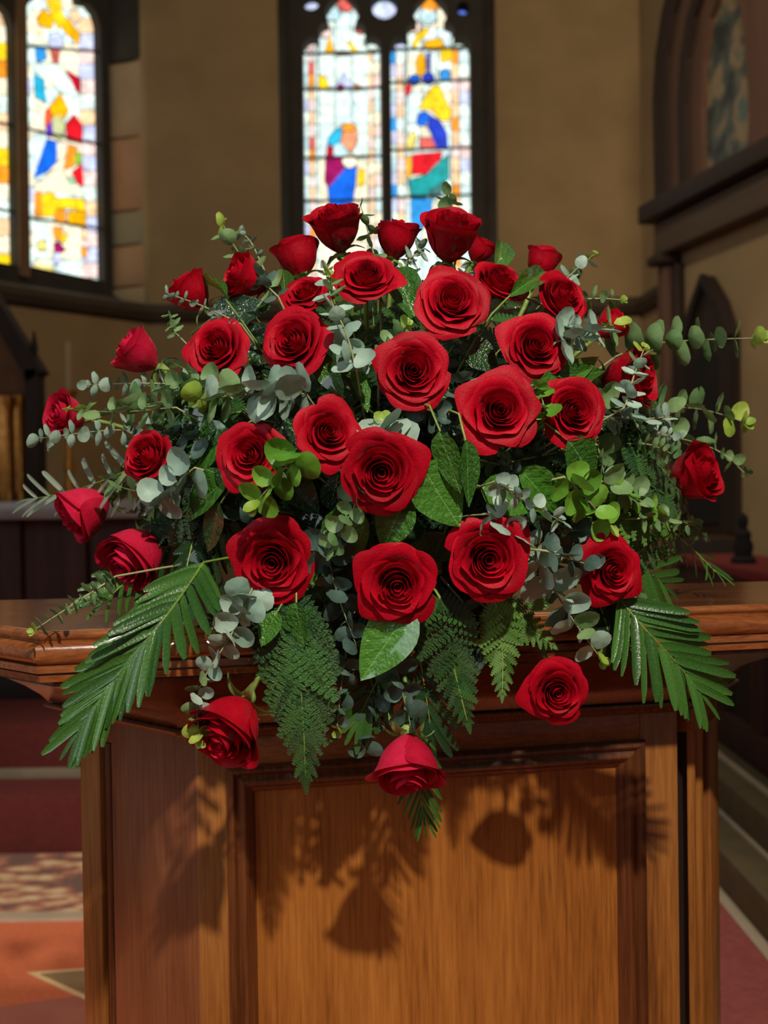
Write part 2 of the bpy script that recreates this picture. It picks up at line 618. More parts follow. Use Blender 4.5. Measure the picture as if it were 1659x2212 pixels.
# ------------------------------------------------------------------ stained glass windows
WHITE, CREAM, PALE, LAV = (226, 246, 234), (246, 238, 206), (216, 238, 236), (202, 210, 240)
PINK, PEACH, ORANGE, YELLOW = (240, 214, 206), (246, 206, 160), (240, 150, 40), (250, 208, 30)
GOLDY, BLUE, SKY, CYAN = (244, 176, 10), (20, 100, 220), (50, 150, 225), (40, 176, 214)
TEAL, RED, CRIM, MAG = (30, 150, 150), (222, 26, 40), (180, 20, 50), (150, 20, 90)
PURP, SKIN, ROSE, LIME = (110, 60, 190), (226, 150, 110), (220, 100, 90), (150, 190, 70)
DKGR, MAROON, DEEP, ICE = (60, 110, 110), (110, 40, 40), (30, 60, 190), (190, 222, 226)


class Win:
    def __init__(self, name, pt, nrm, label, k=1.0):
        self.pt, self.n, self.k = Vector(pt), Vector(nrm), k
        self.root = struct(name, (0, 0, 0), label)
        self.lv, self.lf = [], []
        self.layer = 0

    def w(self, x, y, toward=0.0):
        p = on_plane(x, y, self.pt, self.n)
        return p - self.n * toward

    def pane(self, pts, c, layer=0, lead=2.2, k=1.0):
        t = .004 + .007 * layer
        n = len(pts)
        vs_ = [self.w(x, y, t) for x, y in pts] + [self.w(x, y, t - .012) for x, y in pts]
        fs = [tuple(range(n)), tuple(range(n, 2 * n))[::-1]] + [(i, i + n, (i + 1) % n + n, (i + 1) % n) for i in range(n)]
        ob('pane', mesh('pane', vs_, fs, glass(c, self.k * k), False), self.root)
        mx = sum(p[0] for p in pts) / n
        my = sum(p[1] for p in pts) / n
        b = len(self.lv)
        for x, y in pts:
            dx, dy = x - mx, y - my
            l = math.hypot(dx, dy) or 1
            f = (l + lead * 1.3) / l
            self.lv.append(self.w(mx + dx * f, my + dy * f, t - .003))
        self.lf.append(tuple(range(b, b + n)))

    def rect(self, x0, y0, x1, y1, c, layer=0, g=1.2, k=1.0):
        self.pane([(x0 + g, y0 + g), (x1 - g, y0 + g), (x1 - g, y1 - g), (x0 + g, y1 - g)], c, layer, 0.3, k)

    def disc(self, x, y, r, c, layer=1, n=12, ry=None):
        self.pane([(x + r * math.cos(2 * math.pi * i / n), y + (ry or r) * math.sin(2 * math.pi * i / n)) for i in range(n)], c, layer)

    def bar(self, x0, y0, x1, y1, wpx, name='saddle_bar', t=.05, mat=None):
        hw = wpx / 2
        if abs(x1 - x0) > abs(y1 - y0):
            q = [(x0, y0 - hw), (x1, y1 - hw), (x1, y1 + hw), (x0, y0 + hw)]
        else:
            q = [(x0 - hw, y0), (x0 + hw, y0), (x1 + hw, y1), (x1 - hw, y1)]
        return hexa(name, [self.w(x, y, t + .02) for x, y in q] + [self.w(x, y, t) for x, y in q], mat or M_LEAD, self.root)

    def finish(self):
        ob('lead_came', mesh('lead_came', self.lv, self.lf, M_LEAD, False), self.root)


def border(win, x0a, x1a, ytop, ybot, cols, step, lean=0.0):
    y = ytop
    i = 0
    while y < ybot:
        y2 = min(ybot, y + step)
        s = lean * (y - 300)
        win.rect(x0a + s, y, x1a + s, y2, cols[i % len(cols)])
        y = y2
        i += 1


z2 = lambda pts: [(580 + x / 3.318, y / 3.318) for x, y in pts]
z1 = lambda pts: [(x / 2.676, y / 2.676) for x, y in pts]

w1 = Win('window_1', (0, DW + .36, 0), (0, 1, 0), 'tall twin lancet stained glass window with blue robed figures')
# first lancet
for x0, x1, cols in ((654, 668, [LAV, WHITE, PALE, ICE, WHITE]), (668, 681, [PEACH, PINK, ROSE, ORANGE, PEACH, PINK]),
                     (681, 689, [WHITE, PALE]), (796, 809, [PINK, PEACH, CREAM, PEACH]), (809, 823, [WHITE, PALE, CREAM, PINK])):
    border(w1, x0, x1, 80, 640, cols, 27, .012)
rows = [20, 62, 118, 196, 268, 343, 436, 520, 640]
for i in range(len(rows) - 1):
    for a, b in ((689, 724), (724, 760), (760, 796)):
        w1.rect(a, rows[i], b, rows[i + 1], (WHITE, PALE, WHITE)[(i + (a > 700)) % 3] if i < 5 else CREAM)
w1.rect(700, -60, 740, 20, WHITE)
w1.rect(740, -60, 780, 20, PINK)
w1.disc(747, 10, 17, ROSE, 2)
w1.disc(720, 32, 15, ICE, 2)
w1.disc(702, 69, 14, PINK, 2)
w1.disc(779, 63, 12, ROSE, 2)
w1.disc(668, 96, 13, PINK, 1)
w1.disc(803, 92, 16, WHITE, 1)
w1.pane(z2([(400, 390), (440, 250), (470, 380)]), GOLDY, 2)
w1.pane(z2([(560, 300), (590, 310), (650, 385), (600, 385)]), YELLOW, 2)
w1.pane(z2([(485, 372), (570, 372), (580, 405), (500, 408)]), MAROON, 2)
w1.pane(z2([(360, 560), (400, 545), (440, 640), (365, 650)]), YELLOW, 2)
w1.pane(z2([(620, 600), (690, 640), (625, 660)]), (200, 110, 40), 2)
w1.pane(z2([(455, 640), (545, 530), (620, 640)]), LAV, 2)
w1.disc(*z2([(515, 640)])[0], 7, MAG, 3)
w1.pane(z2([(425, 1030), (440, 985), (480, 935), (530, 905), (520, 1030), (470, 1065)]), CYAN, 2)
w1.pane(z2([(535, 900), (590, 895), (635, 930), (635, 1010), (610, 1080), (560, 1095), (520, 1030)]), SKIN, 3)
w1.pane(z2([(530, 905), (595, 895), (632, 925), (590, 950), (535, 945)]), ORANGE, 4)
w1.pane(z2([(470, 1050), (520, 1030), (570, 1095), (560, 1125), (470, 1125)]), ICE, 4)
w1.pane(z2([(425, 1050), (470, 1065), (470, 1125), (415, 1130)]), CRIM, 3)
w1.pane(z2([(412, 1145), (540, 1145), (545, 1235), (430, 1350), (405, 1300)]), MAG, 3)
w1.disc(*z2([(583, 1160)])[0], 15, CREAM, 4)
w1.pane(z2([(430, 1350), (548, 1210), (632, 1195), (620, 1330), (600, 1480), (440, 1485)]), BLUE, 3)
w1.pane(z2([(440, 1485), (600, 1480), (600, 1700), (430, 1700)]), SKY, 3)
w1.pane(z2([(645, 1210), (690, 1230), (690, 1320), (640, 1340)]), YELLOW, 2)
# second lancet
for x0, x1, cols in ((845, 857, [LAV, SKY, LAV, WHITE, ICE]), (857, 874, [PEACH, WHITE, PINK, PEACH, PINK]), (874, 880, [PALE, WHITE]),
                     (975, 993, [PEACH, ORANGE, PEACH, PINK, PEACH]), (993, 1016, [WHITE, PALE, WHITE, PINK, LAV])):
    border(w1, x0, x1, 80, 640, cols, 29, .012)
for i in range(len(rows) - 1):
    for a, b in ((880, 912), (912, 944), (944, 975)):
        w1.rect(a, rows[i], b, rows[i + 1], (PALE, WHITE, CREAM)[(i + (a > 900) * 2) % 3])
w1.rect(890, -60, 930, 20, WHITE)
w1.rect(930, -60, 975, 20, PEACH)
w1.disc(928, 10, 18, ORANGE, 2)
w1.disc(925, 38, 18, ICE, 2)
w1.disc(893, 60, 14, PINK, 2)
w1.disc(975, 56, 15, ROSE, 2)
w1.disc(865, 94, 15, LAV, 1)
w1.disc(990, 92, 17, WHITE, 1)
w1.pane(z2([(1030, 330), (1070, 240), (1130, 210), (1150, 240), (1080, 300), (1060, 350)]), YELLOW, 2)
w1.pane(z2([(1130, 300), (1230, 280), (1260, 330), (1200, 370), (1110, 360)]), GOLDY, 2)
w1.pane(z2([(1230, 370), (1300, 350), (1320, 430), (1240, 450)]), YELLOW, 2)
w1.disc(*z2([(1092, 470)])[0], 10, GOLDY, 2, ry=25)
w1.pane(z2([(1130, 390), (1165, 390), (1165, 550), (1135, 550)]), (90, 90, 150), 2)
w1.disc(*z2([(1045, 582)])[0], 11, BLUE, 3)
w1.disc(*z2([(1145, 572)])[0], 12, DEEP, 3)
w1.disc(*z2([(1265, 540)])[0], 11, SKY, 2)
w1.pane(z2([(980, 620), (1030, 615), (1010, 680), (985, 690)]), RED, 2)
w1.pane(z2([(1130, 690), (1180, 620), (1230, 625), (1260, 720), (1310, 800), (1290, 870), (1230, 860), (1170, 790), (1080, 780)]), YELLOW, 2)
w1.pane(z2([(1065, 880), (1075, 825), (1120, 808), (1165, 840), (1120, 900), (1080, 915)]), BLUE, 3)
w1.pane(z2([(1165, 840), (1230, 880), (1272, 960), (1285, 1075), (1200, 1065), (1140, 920)]), DEEP, 3)
w1.pane(z2([(1080, 915), (1135, 920), (1170, 990), (1090, 990)]), CREAM, 4)
w1.pane(z2([(1085, 985), (1165, 985), (1210, 1065), (1085, 1075)]), ROSE, 3)
w1.pane(z2([(990, 1000), (1040, 940), (1060, 1000), (1030, 1090), (990, 1070)]), (240, 220, 120), 2)
w1.pane(z2([(1035, 1115), (1245, 1095), (1225, 1160), (1130, 1250), (1030, 1255)]), RED, 3)
w1.pane(z2([(1005, 1290), (1130, 1265), (1180, 1200), (1288, 1110), (1290, 1290), (1170, 1350), (1130, 1425), (1020, 1425)]), TEAL, 3)
w1.pane(z2([(1170, 1350), (1270, 1310), (1230, 1400), (1150, 1450)]), DKGR, 3)
w1.pane(z2([(1020, 1435), (1175, 1435), (1160, 1540), (1110, 1640), (1025, 1640)]), SKY, 3)
w1.pane(z2([(985, 1130), (1022, 1125), (1020, 1260), (990, 1290)]), GOLDY, 2)
# foils of the tracery head
for x, y, r, c in ((672, 8, 17, LAV), (830, 18, 26, LAV), (822, -8, 20, ICE), (852, -4, 16, CYAN), (1000, 20, 14, (90, 120, 220)), (672, -30, 18, TEAL)):
    w1.disc(x, y, r, c, 1, 14)
for y in (120, 196, 343, 436):
    w1.bar(652, y + 4, 825, y - 1, 5)
for y in (112, 182, 327, 428):
    w1.bar(843, y + 3, 1018, y - 3, 5)
w1.finish()


# stone tracery plate with the lancet openings cut out
def plate(name, outer, holes, fn, thick, mat, parent):
    cu = bpy.data.curves.new(name, 'CURVE')
    cu.dimensions = '2D'
    cu.fill_mode = 'BOTH'
    cu.extrude = 0.5
    for ring in [outer] + holes:
        sp = cu.splines.new('POLY')
        sp.points.add(len(ring) - 1)
        for q, (x, y) in zip(sp.points, ring):
            q.co = (x * .01, y * .01, 0, 1)
        sp.use_cyclic_u = True
    tmp = bpy.data.objects.new(name, cu)
    COL.objects.link(tmp)
    dg = bpy.context.evaluated_depsgraph_get()
    m = bpy.data.meshes.new_from_object(tmp.evaluated_get(dg))
    bpy.data.objects.remove(tmp, do_unlink=True)
    for v in m.vertices:
        v.co = fn(v.co.x * 100, v.co.y * 100, thick if v.co.z > 0 else 0.0)
    m.materials.clear()
    m.materials.append(mat)
    m.update()
    return ob(name, m, parent)


def lancet(x0, x1, yb, s):
    xm = (x0 + x1) / 2
    a = (x1 - x0) / 2
    pts = [(x0 + s * (yb - 300), yb), (x0, 118)]
    half = [(-1.0, 105), (-.96, 92), (-.86, 82), (-.72, 79), (-.58, 84), (-.60, 70), (-.56, 58), (-.45, 50), (-.34, 50), (-.42, 36), (-.40, 18), (-.28, 2), (-.1, -14), (0, -24)]
    pts += [(xm + a * x, y) for x, y in half]
    pts += [(xm - a * x, y) for x, y in half[::-1][1:]]
    pts += [(x1, 118), (x1 + s * (yb - 300), yb)]
    return pts


circ = lambda x, y, r, n=16: [(x + r * math.cos(2 * math.pi * i / n), y + r * math.sin(2 * math.pi * i / n)) for i in range(n)]
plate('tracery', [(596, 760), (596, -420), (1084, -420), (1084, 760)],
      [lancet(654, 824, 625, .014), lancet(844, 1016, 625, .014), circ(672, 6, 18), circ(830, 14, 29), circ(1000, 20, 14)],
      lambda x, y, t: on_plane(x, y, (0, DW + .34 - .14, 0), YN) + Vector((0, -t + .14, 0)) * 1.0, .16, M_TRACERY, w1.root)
# splayed stone jambs of the opening
jb = M_STRING
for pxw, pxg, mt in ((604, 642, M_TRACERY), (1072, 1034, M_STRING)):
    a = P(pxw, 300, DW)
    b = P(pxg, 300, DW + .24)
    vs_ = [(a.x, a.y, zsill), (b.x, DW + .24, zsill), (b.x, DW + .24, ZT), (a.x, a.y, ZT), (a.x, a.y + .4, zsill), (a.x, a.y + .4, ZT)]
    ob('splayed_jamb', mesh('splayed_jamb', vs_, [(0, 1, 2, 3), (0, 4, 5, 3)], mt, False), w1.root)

w2 = Win('window_2', GP, LOUT, 'stained glass window with yellow canopy and kneeling blue figure', 1.0)
lean = .018
for x0, x1, cols in ((44, 71, [LAV, PALE, WHITE, CREAM, WHITE, PALE, CREAM]), (173, 206, [LAV, PINK, WHITE, PEACH, LAV, PINK])):
    border(w2, x0, x1, -60, 650, cols, 33, lean)
rw = [-60, 20, 95, 190, 290, 390, 478, 560, 650]
for i in range(len(rw) - 1):
    for a, b in ((71, 104), (104, 138), (138, 173)):
        s = lean * (rw[i] - 300)
        w2.rect(a + s, rw[i], b + s, rw[i + 1], (CREAM, WHITE, CREAM, PALE)[(i + a) % 4])
border(w2, -30, 17, -60, 600, [CREAM, WHITE, PEACH, CREAM, YELLOW, ORANGE], 38, lean)
border(w2, -80, -30, -60, 590, [WHITE, CREAM, PALE], 60, lean)
for pts, c in (([(205, 110), (240, 60), (300, 100), (290, 170), (220, 150)], GOLDY), ([(260, 0), (340, 0), (350, 90), (300, 110)], YELLOW),
               ([(300, 110), (350, 80), (380, 130), (330, 170)], YELLOW), ([(335, 130), (390, 110), (450, 200), (445, 260), (370, 190)], GOLDY),
               ([(385, 80), (430, 60), (455, 110), (430, 140)], PEACH), ([(195, 270), (250, 280), (260, 340), (205, 365)], SKY),
               ([(275, 200), (330, 190), (360, 240), (340, 290), (280, 290)], LAV), ([(285, 290), (335, 290), (330, 360), (300, 370)], (190, 90, 80)),
               ([(220, 370), (330, 375), (400, 470), (440, 560), (340, 530), (270, 450)], WHITE), ([(190, 430), (245, 470), (260, 600), (195, 560)], CYAN),
               ([(375, 410), (455, 460), (455, 545), (420, 510)], CRIM), ([(280, 620), (340, 540), (385, 640), (360, 690), (300, 680)], GOLDY),
               ([(255, 650), (280, 620), (290, 700), (255, 740)], (220, 90, 50)), ([(262, 730), (290, 700), (300, 790), (262, 790)], PURP),
               ([(290, 690), (340, 660), (370, 740), (340, 815), (300, 790)], (200, 206, 150)), ([(375, 720), (420, 665), (465, 730), (465, 830), (380, 810)], RED),
               ([(262, 810), (320, 825), (320, 930), (270, 990), (190, 1028)], BLUE), ([(320, 825), (370, 830), (370, 900), (320, 940)], CREAM),
               ([(390, 840), (440, 860), (420, 960), (360, 980)], ORANGE), ([(415, 880), (465, 890), (460, 950), (420, 950)], LIME),
               ([(410, 1000), (465, 950), (475, 1080), (440, 1060)], RED), ([(195, 1070), (320, 980), (440, 1070), (470, 1130), (200, 1100)], CREAM),
               ([(370, 1030), (420, 1030), (430, 1080), (380, 1060)], (150, 190, 150)),
               ([(195, 1120), (230, 1115), (240, 1250), (195, 1250)], ORANGE), ([(230, 1130), (290, 1115), (330, 1160), (320, 1250), (240, 1250)], YELLOW),
               ([(330, 1150), (400, 1145), (400, 1200), (330, 1210)], YELLOW), ([(400, 1150), (475, 1150), (480, 1220), (400, 1210)], YELLOW),
               ([(385, 1225), (485, 1225), (485, 1320), (385, 1300)], GOLDY), ([(300, 1220), (370, 1215), (370, 1285), (310, 1280)], ORANGE),
               ([(300, 1315), (350, 1320), (345, 1385), (310, 1385)], ORANGE), ([(345, 1350), (380, 1360), (370, 1405), (345, 1400)], YELLOW),
               ([(305, 1410), (330, 1400), (370, 1445), (335, 1465), (310, 1460)], MAG), ([(302, 1465), (340, 1465), (330, 1530), (305, 1530)], LAV),
               ([(210, 1400), (255, 1395), (255, 1450), (215, 1450)], (244, 226, 120)), ([(465, 1330), (495, 1335), (495, 1385), (465, 1375)], PEACH),
               ([(465, 1430), (495, 1440), (490, 1490), (465, 1480)], ORANGE), ([(190, 1530), (300, 1545), (300, 1580), (180, 1560)], (246, 228, 130))):
    w2.pane(z1(pts), c, 2)
w2.finish()
for y0, y1 in ((-30, -6), (104, 117), (282, 317), (474, 497)):
    w2.bar(46 + lean * (y0 - 300), y0, 206 + lean * (y0 - 300), y1, 4.5)
w2.bar(-30, 266, 20, 277, 5)
w2.bar(-30, 452, 22, 462, 5)


def lanc2(x0, x1, yb0, yb1):
    f = lambda x, y: (x + lean * (y - 300), y)
    return [f(x0, yb0), f(x0, 30), f(x0 + 6, 12), f(x0 + 20, 4), f(x0 + 26, -30), f((x0 + x1) / 2, -80), f(x1 - 48, -20), f(x1 - 44, 12), f(x1 - 22, 16), f(x1 - 8, 34), f(x1, 62), f(x1 + .5, 110), f(x1, yb1)]


plate('tracery', [(-90, 640), (-90, -420), (238, -420), (238, 700)], [lanc2(46, 206, 578, 610), lanc2(-74, 16, 560, 576)],
      lambda x, y, t: on_plane(x, y, GP - LOUT * .02, LOUT) - LOUT * (t * .9), .08, M_TRACERY, w2.root)
mp = [w2.w(x, y, .12) for x, y in ((19, 600), (42, 605), (29, -300), (6, -300))]
mq = [w2.w(x, y, .02) for x, y in ((19, 600), (42, 605), (29, -300), (6, -300))]
hexa('mullion', mq + mp, M_MULL, w2.root)

# dark arched window in a timber frame on the far flank
w3 = struct('window_3', (0, 0, 0), 'dark unlit arched window in a heavy timber frame above a beam')
rp = lambda x, y, t=0: on_plane(x, y, CT, ROUT) - ROUT * t


def arch_band(name, prof_in, prof_out, t, mat):
    n = len(prof_in)
    vs_ = []
    for (x, y), (X, Y) in zip(prof_in, prof_out):
        vs_ += [rp(x, y, t), rp(X, Y, t), rp(x, y, 0), rp(X, Y, 0)]
    fs = []
    for i in range(n - 1):
        a, b = 4 * i, 4 * i + 4
        fs += [(a, a + 1, b + 1, b), (a, a + 2, b + 2, b), (a + 1, a + 3, b + 3, b + 1)]
    return ob(name, mesh(name, vs_, fs, mat, False), w3)


L0 = [(1447, 470), (1444, 330), (1442, 220), (1448, 120), (1462, 30), (1482, -50), (1515, -140), (1570, -230)]
offp = lambda d: [(x + d * (1 if i < 5 else 1.1), y + d * .12) for i, (x, y) in enumerate(L0)]
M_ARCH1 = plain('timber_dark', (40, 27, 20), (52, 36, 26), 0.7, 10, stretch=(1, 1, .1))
M_ARCH2 = plain('timber_red', (88, 60, 46), (102, 72, 54), 0.7, 10, stretch=(1, 1, .1))
M_BEAM = plain('timber_beam', (84, 66, 50), (100, 80, 60), 0.7, 10, stretch=(.1, .1, 1))
arch_band('arch_moulding', L0, offp(26), .10, M_ARCH1)
arch_band('arch_moulding', offp(26), offp(52), .07, M_ARCH2)
arch_band('arch_moulding', offp(52), offp(66), .09, M_ARCH1)
arch_band('arch_moulding', offp(66), offp(88), .05, M_ARCH2)
q = [rp(1530, 420, .012), rp(1646, 352, .012), rp(1640, 150, .012), rp(1618, 0, .012), rp(1590, -120, .012), rp(1556, -60, .012), rp(1540, 60, .012), rp(1532, 200, .012)]
mdg, ntg, bg_ = base_mat('unlit_glass')
tv = tex(ntg, 'Noise', 5.5, detail=4)
link(ntg, ramp(ntg, tv.outputs[0], [(0.35, lin((44, 50, 48))), (0.48, lin((84, 92, 82))), (0.58, lin((150, 126, 92))), (0.7, lin((84, 104, 98)))]), bg_.inputs['Base Color'])
bg_.inputs['Roughness'].default_value = 0.5
ob('pane', mesh('pane', q, [tuple(range(len(q)))], mdg, False), w3)
arch_band('arch_moulding', [(1636, 372), (1640, 250), (1634, 120), (1618, 0), (1590, -120)], [(1720, 330), (1722, 250), (1712, 100), (1690, -30), (1650, -160)], .06, M_ARCH2)
bm_ = struct('trim_2', (0, 0, 0), 'dark timber beam with a carved end under the arched window')
b0, b1 = rp(1448, 452), rp(1900, 240)
zt_, zb_ = rp(1470, 442).z, rp(1490, 540).z


def beam(name, p, q, z0, z1, t, mat, parent, bev=.01):
    pts = []
    for z in (z0, z1):
        for e, k in ((p, t), (q, t), (q, 0), (p, 0)):
            e2 = Vector((e.x, e.y, z)) - ROUT * k
            pts.append(e2)
    return hexa(name, pts, mat, parent, bev)


beam('beam', CT - RDIR * -.0, CT + RDIR * 3, zb_, zt_ - .10, .12, M_BEAM, bm_)
beam('beam_cap', CT - RDIR * .05, CT + RDIR * 3, zt_ - .09, zt_ + .02, .20, M_ARCH1, bm_)
beam('corbel', CT - RDIR * .02, CT + RDIR * .14, zb_ - .06, zb_ - .005, .16, M_ARCH1, bm_)
pl = struct('trim_3', (0, 0, 0), 'dark timber pilaster below the beam end')
beam('pilaster', CT + RDIR * .0, CT + RDIR * .10, 0, zb_ - .065, .10, M_ARCH2, pl)
beam('pilaster_edge', CT + RDIR * .102, CT + RDIR * .17, 0, zb_ - .065, .06, M_ARCH1, pl)

# ------------------------------------------------------------------ furniture of the chancel
# pointed dark stall back standing against the flank wall
sx = on_plane(1553, 1000, CT, ROUT)
st = thing('gothic_seat', (sx.x, sx.y, 0), 'dark carved seat with a pointed gable back against the chancel wall', 'chair')
o_ = Vector((sx.x, sx.y, 0))
fr = lambda x, y, t: on_plane(x, y, CT, ROUT) - ROUT * t - o_


def gable(name, outer, t0, t1, mat):
    n = len(outer)
    vs_ = [fr(x, y, t1) for x, y in outer] + [fr(x, y, t0) for x, y in outer]
    return ob(name, mesh(name, vs_, [tuple(range(n)), tuple(range(n, 2 * n))[::-1]] + [(i, i + n, (i + 1) % n + n, (i + 1) % n) for i in range(n)], mat, False), st)


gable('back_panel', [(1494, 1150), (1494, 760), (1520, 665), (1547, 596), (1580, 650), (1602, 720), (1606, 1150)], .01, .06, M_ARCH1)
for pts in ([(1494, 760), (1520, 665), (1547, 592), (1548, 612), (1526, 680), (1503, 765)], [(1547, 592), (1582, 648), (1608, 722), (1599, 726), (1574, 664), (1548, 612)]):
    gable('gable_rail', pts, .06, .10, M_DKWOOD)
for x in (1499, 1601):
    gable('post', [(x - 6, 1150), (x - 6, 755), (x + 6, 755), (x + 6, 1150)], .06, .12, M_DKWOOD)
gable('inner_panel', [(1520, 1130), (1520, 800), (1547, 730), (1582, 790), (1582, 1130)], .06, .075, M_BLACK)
zseat = .46
c0 = sx - RDIR * .25 - ROUT * .05
beam('seat', c0, c0 + RDIR * .6, zseat - .05, zseat, .45, M_DKWOOD, None)
bpy.data.objects['seat'].parent = st
bpy.data.objects['seat'].location = -o_

# choir stall front along the carpet
zst = 1.02
xs = 1.42
cs = thing('choir_stall', (xs, 4.8, 0), 'long dark wooden choir stall front with a red padded top', 'choir stall')
co = Vector((xs, 4.8, 0))
box('base', (xs, 3.0, .27), (xs + .1, 5.7, .42), M_REDWOOD, cs, .006, co)
box('top_rail', (xs - .01, 3.0, .90), (xs + .12, 5.7, zst - .02), M_REDWOOD, cs, .006, co)
box('padded_top', (xs - .03, 3.0, zst - .02), (xs + .3, 5.7, zst + .03), M_REDC, cs, .012, co)
for k in range(6):
    y = 3.0 + k * .516
    box('stile', (xs - .005, y, .42), (xs + .09, y + .12, .90), M_REDWOOD, cs, .004, co)
    if k < 5:
        box('panel', (xs + .025, y + .12, .42), (xs + .08, y + .516, .90), M_DKWOOD, cs, 0, co)
box('end_post', (xs - .02, 5.7, .27), (xs + .3, 5.82, 1.12), M_DKWOOD, cs, .006, co)

# stepped platform of the stall
pf = struct('floor_platform', (0, 0, 0), 'olive brown stepped platform along the choir stall')
box('step', (1.116, 2.2, 0), (3.2, 6.9, .14), M_OLIVE, pf, .006)
box('step', (1.25, 2.2, .14), (3.2, 6.9, .27), M_OLIVE, pf, .006)
box('nosing', (1.235, 2.2, .128), (1.262, 6.9, .152), M_TRIM, pf, .004)
box('nosing', (1.335, 2.2, .26), (1.36, 6.9, .285), M_TRIM, pf, .004)
rg = thing('carpet_runner', (0.9, 3.4, 0), 'carpet runner in shaded red with a pale border beside the stall platform', 'carpet')
ro = Vector((.9, 3.4, 0))
box('pile', (.35, 2.0, .001), (1.075, 5.4, .012), M_CARPETR, rg, 0, ro)
box('border', (1.075, 2.0, .001), (1.115, 5.4, .014), M_TRIM, rg, 0, ro)

# ornate rug, inlay and red steps on the other flank
mr, nr, br = base_mat('ornate_rug')
v1 = tex(nr, 'Voronoi', 9, stretch=(1, 1.6, 1))
v2 = tex(nr, 'Noise', 16, detail=4)
mxr = nr.nodes.new('ShaderNodeMix')
mxr.data_type = 'FLOAT'
mxr.inputs[0].default_value = 0.5
link(nr, v1.outputs['Distance'], mxr.inputs[2])
link(nr, v2.outputs[0], mxr.inputs[3])
link(nr, ramp(nr, mxr.outputs[0], [(0.30, lin((226, 200, 160))), (0.42, lin((206, 168, 130))), (0.52, lin((176, 112, 92))), (0.62, lin((120, 92, 84)))]), br.inputs['Base Color'])
br.inputs['Roughness'].default_value = 0.95
rug = thing('ornate_rug', (-1.6, 4.2, 0), 'cream and red patterned rug at the foot of the red steps', 'rug')
uo = Vector((-1.6, 4.2, 0))
box('pile', (-3.0, 3.90, .001), (-.2, 4.55, .012), mr, rug, 0, uo)
box('border', (-3.0, 3.84, .001), (-.2, 3.90, .013), M_TRIM, rug, 0, uo)


def gpt(x, y, z=0.0):
    return on_plane(x, y, (0, 0, z), Vector((0, 0, 1)))


def inlay(name, pts, z, mat):
    vs_ = [gpt(x, y, z) for x, y in pts]
    low = [Vector((v.x, v.y, 0.0005)) for v in vs_]
    n = len(pts)
    return ob(name, mesh(name, vs_ + low, [tuple(range(n))] + [(i, i + n, (i + 1) % n + n, (i + 1) % n) for i in range(n)], mat, False), fl)


inlay('inlay_border', [(58, 2100), (170, 2152), (260, 2194), (260, 2088), (170, 2093)], .003, plain('cream_inlay', (226, 190, 140), (236, 202, 154), .9))
inlay('inlay_tile', [(88, 2103), (170, 2140), (260, 2180), (260, 2092), (170, 2096)], .006, plain('olive_tile', (134, 106, 72), (148, 120, 84), .9))
inlay('inlay_tile', [(-150, 2195), (170, 2150), (240, 2185), (240, 2330), (-150, 2330)], .002, plain('rose_tile', (170, 98, 84), (182, 110, 94), .95))
sp_ = struct('floor_steps', (0, 0, 0), 'dark red carpeted steps below the side altar')
box('step', (-4, 4.56, 0), (.9, 9, .23), M_CARPETD, sp_, .01)
box('step', (-4, 4.86, .23), (.9, 9, .44), M_CARPETD, sp_, .01)
box('nosing', (-4, 4.835, .225), (.9, 4.86, .27), plain('worn_nosing', (110, 98, 82), (124, 110, 92), .7), sp_, .004)

zal = P(60, 1082, 5.5).z
al = thing('side_altar', (-1.7, 5.8, .44), 'dark panelled side altar with a pale marble slab', 'altar')
ao = Vector((-1.7, 5.8, .44))
box('marble_slab', (-2.5, 5.42, zal - .085), (-.95, 6.3, zal), M_MARBLE, al, .008, ao)
box('body', (-2.4, 5.56, .44), (-1.05, 6.2, zal - .085), M_REDWOOD, al, 0, ao)
box('plinth', (-2.45, 5.50, .44), (-1.0, 6.25, .54), M_DKWOOD, al, .005, ao)
for k in range(5):
    x = -2.38 + k * .30
    box('pilaster', (x, 5.52, .54), (x + .11, 5.56, zal - .085), M_REDWOOD, al, .004, ao)


def from_px(x, y, d):
    p = P(x, y, d)
    return p


def stick(x, ytop, d, label, kind):
    p = P(x, 1080, d)
    base = Vector((p.x, p.y, zal))
    ht = P(x, ytop, d).z - zal
    if kind == 'candle':
        t = thing('candlestick', base, label, 'candlestick')
        s = ht
        lathe('holder', [(.07, 0), (.075, .02), (.03, .05), (.018, .12), (.028, .16), (.016, .22), (.016, s * .62), (.04, s * .66), (.045, s * .69)], M_GOLD, t)
        lathe('candle', [(.018, s * .69), (.018, s * .97), (.006, s)], plain('wax', (150, 130, 90), (160, 140, 100), .6), t, seg=12)
    return t


stick(152, 738, 5.85, 'tall gilt candlestick beside the gilded shrine', 'candle')
sh_loc = P(20, 1080, 5.9)
sh = thing('gilded_shrine', (sh_loc.x, sh_loc.y, zal), 'gilded niche shrine with dark posts and a steep gable on the side altar', 'shrine')
so = Vector((sh_loc.x, sh_loc.y, zal))
yb = sh_loc.y
sx0, sx1 = P(-110, 1000, 5.9).x, P(66, 1000, 5.9).x
zt2 = P(30, 850, 5.9).z
box('gilt_back', (sx0, yb + .05, zal), (sx1, yb + .09, zt2), M_GOLD, sh, .004, so)
for x, w in ((sx0, .04), (sx1, .055)):
    box('post', (x - .005, yb - .06, zal), (x + w, yb + .09, P(30, 800, 5.9).z), M_DKWOOD, sh, .004, so)
for x in (-60, -20, 18, 44):
    xx = P(x, 1000, 5.9).x
    lathe('gilt_column', [(.02, 0), (.022, .03), (.012, .05), (.012, zt2 - zal - .08), (.022, zt2 - zal - .05), (.022, zt2 - zal - .01)], M_GOLD, sh, (xx - so.x, yb + .02 - so.y, 0), 10)
xm = (sx0 + sx1) / 2
ap = P(-25, 600, 5.9).z
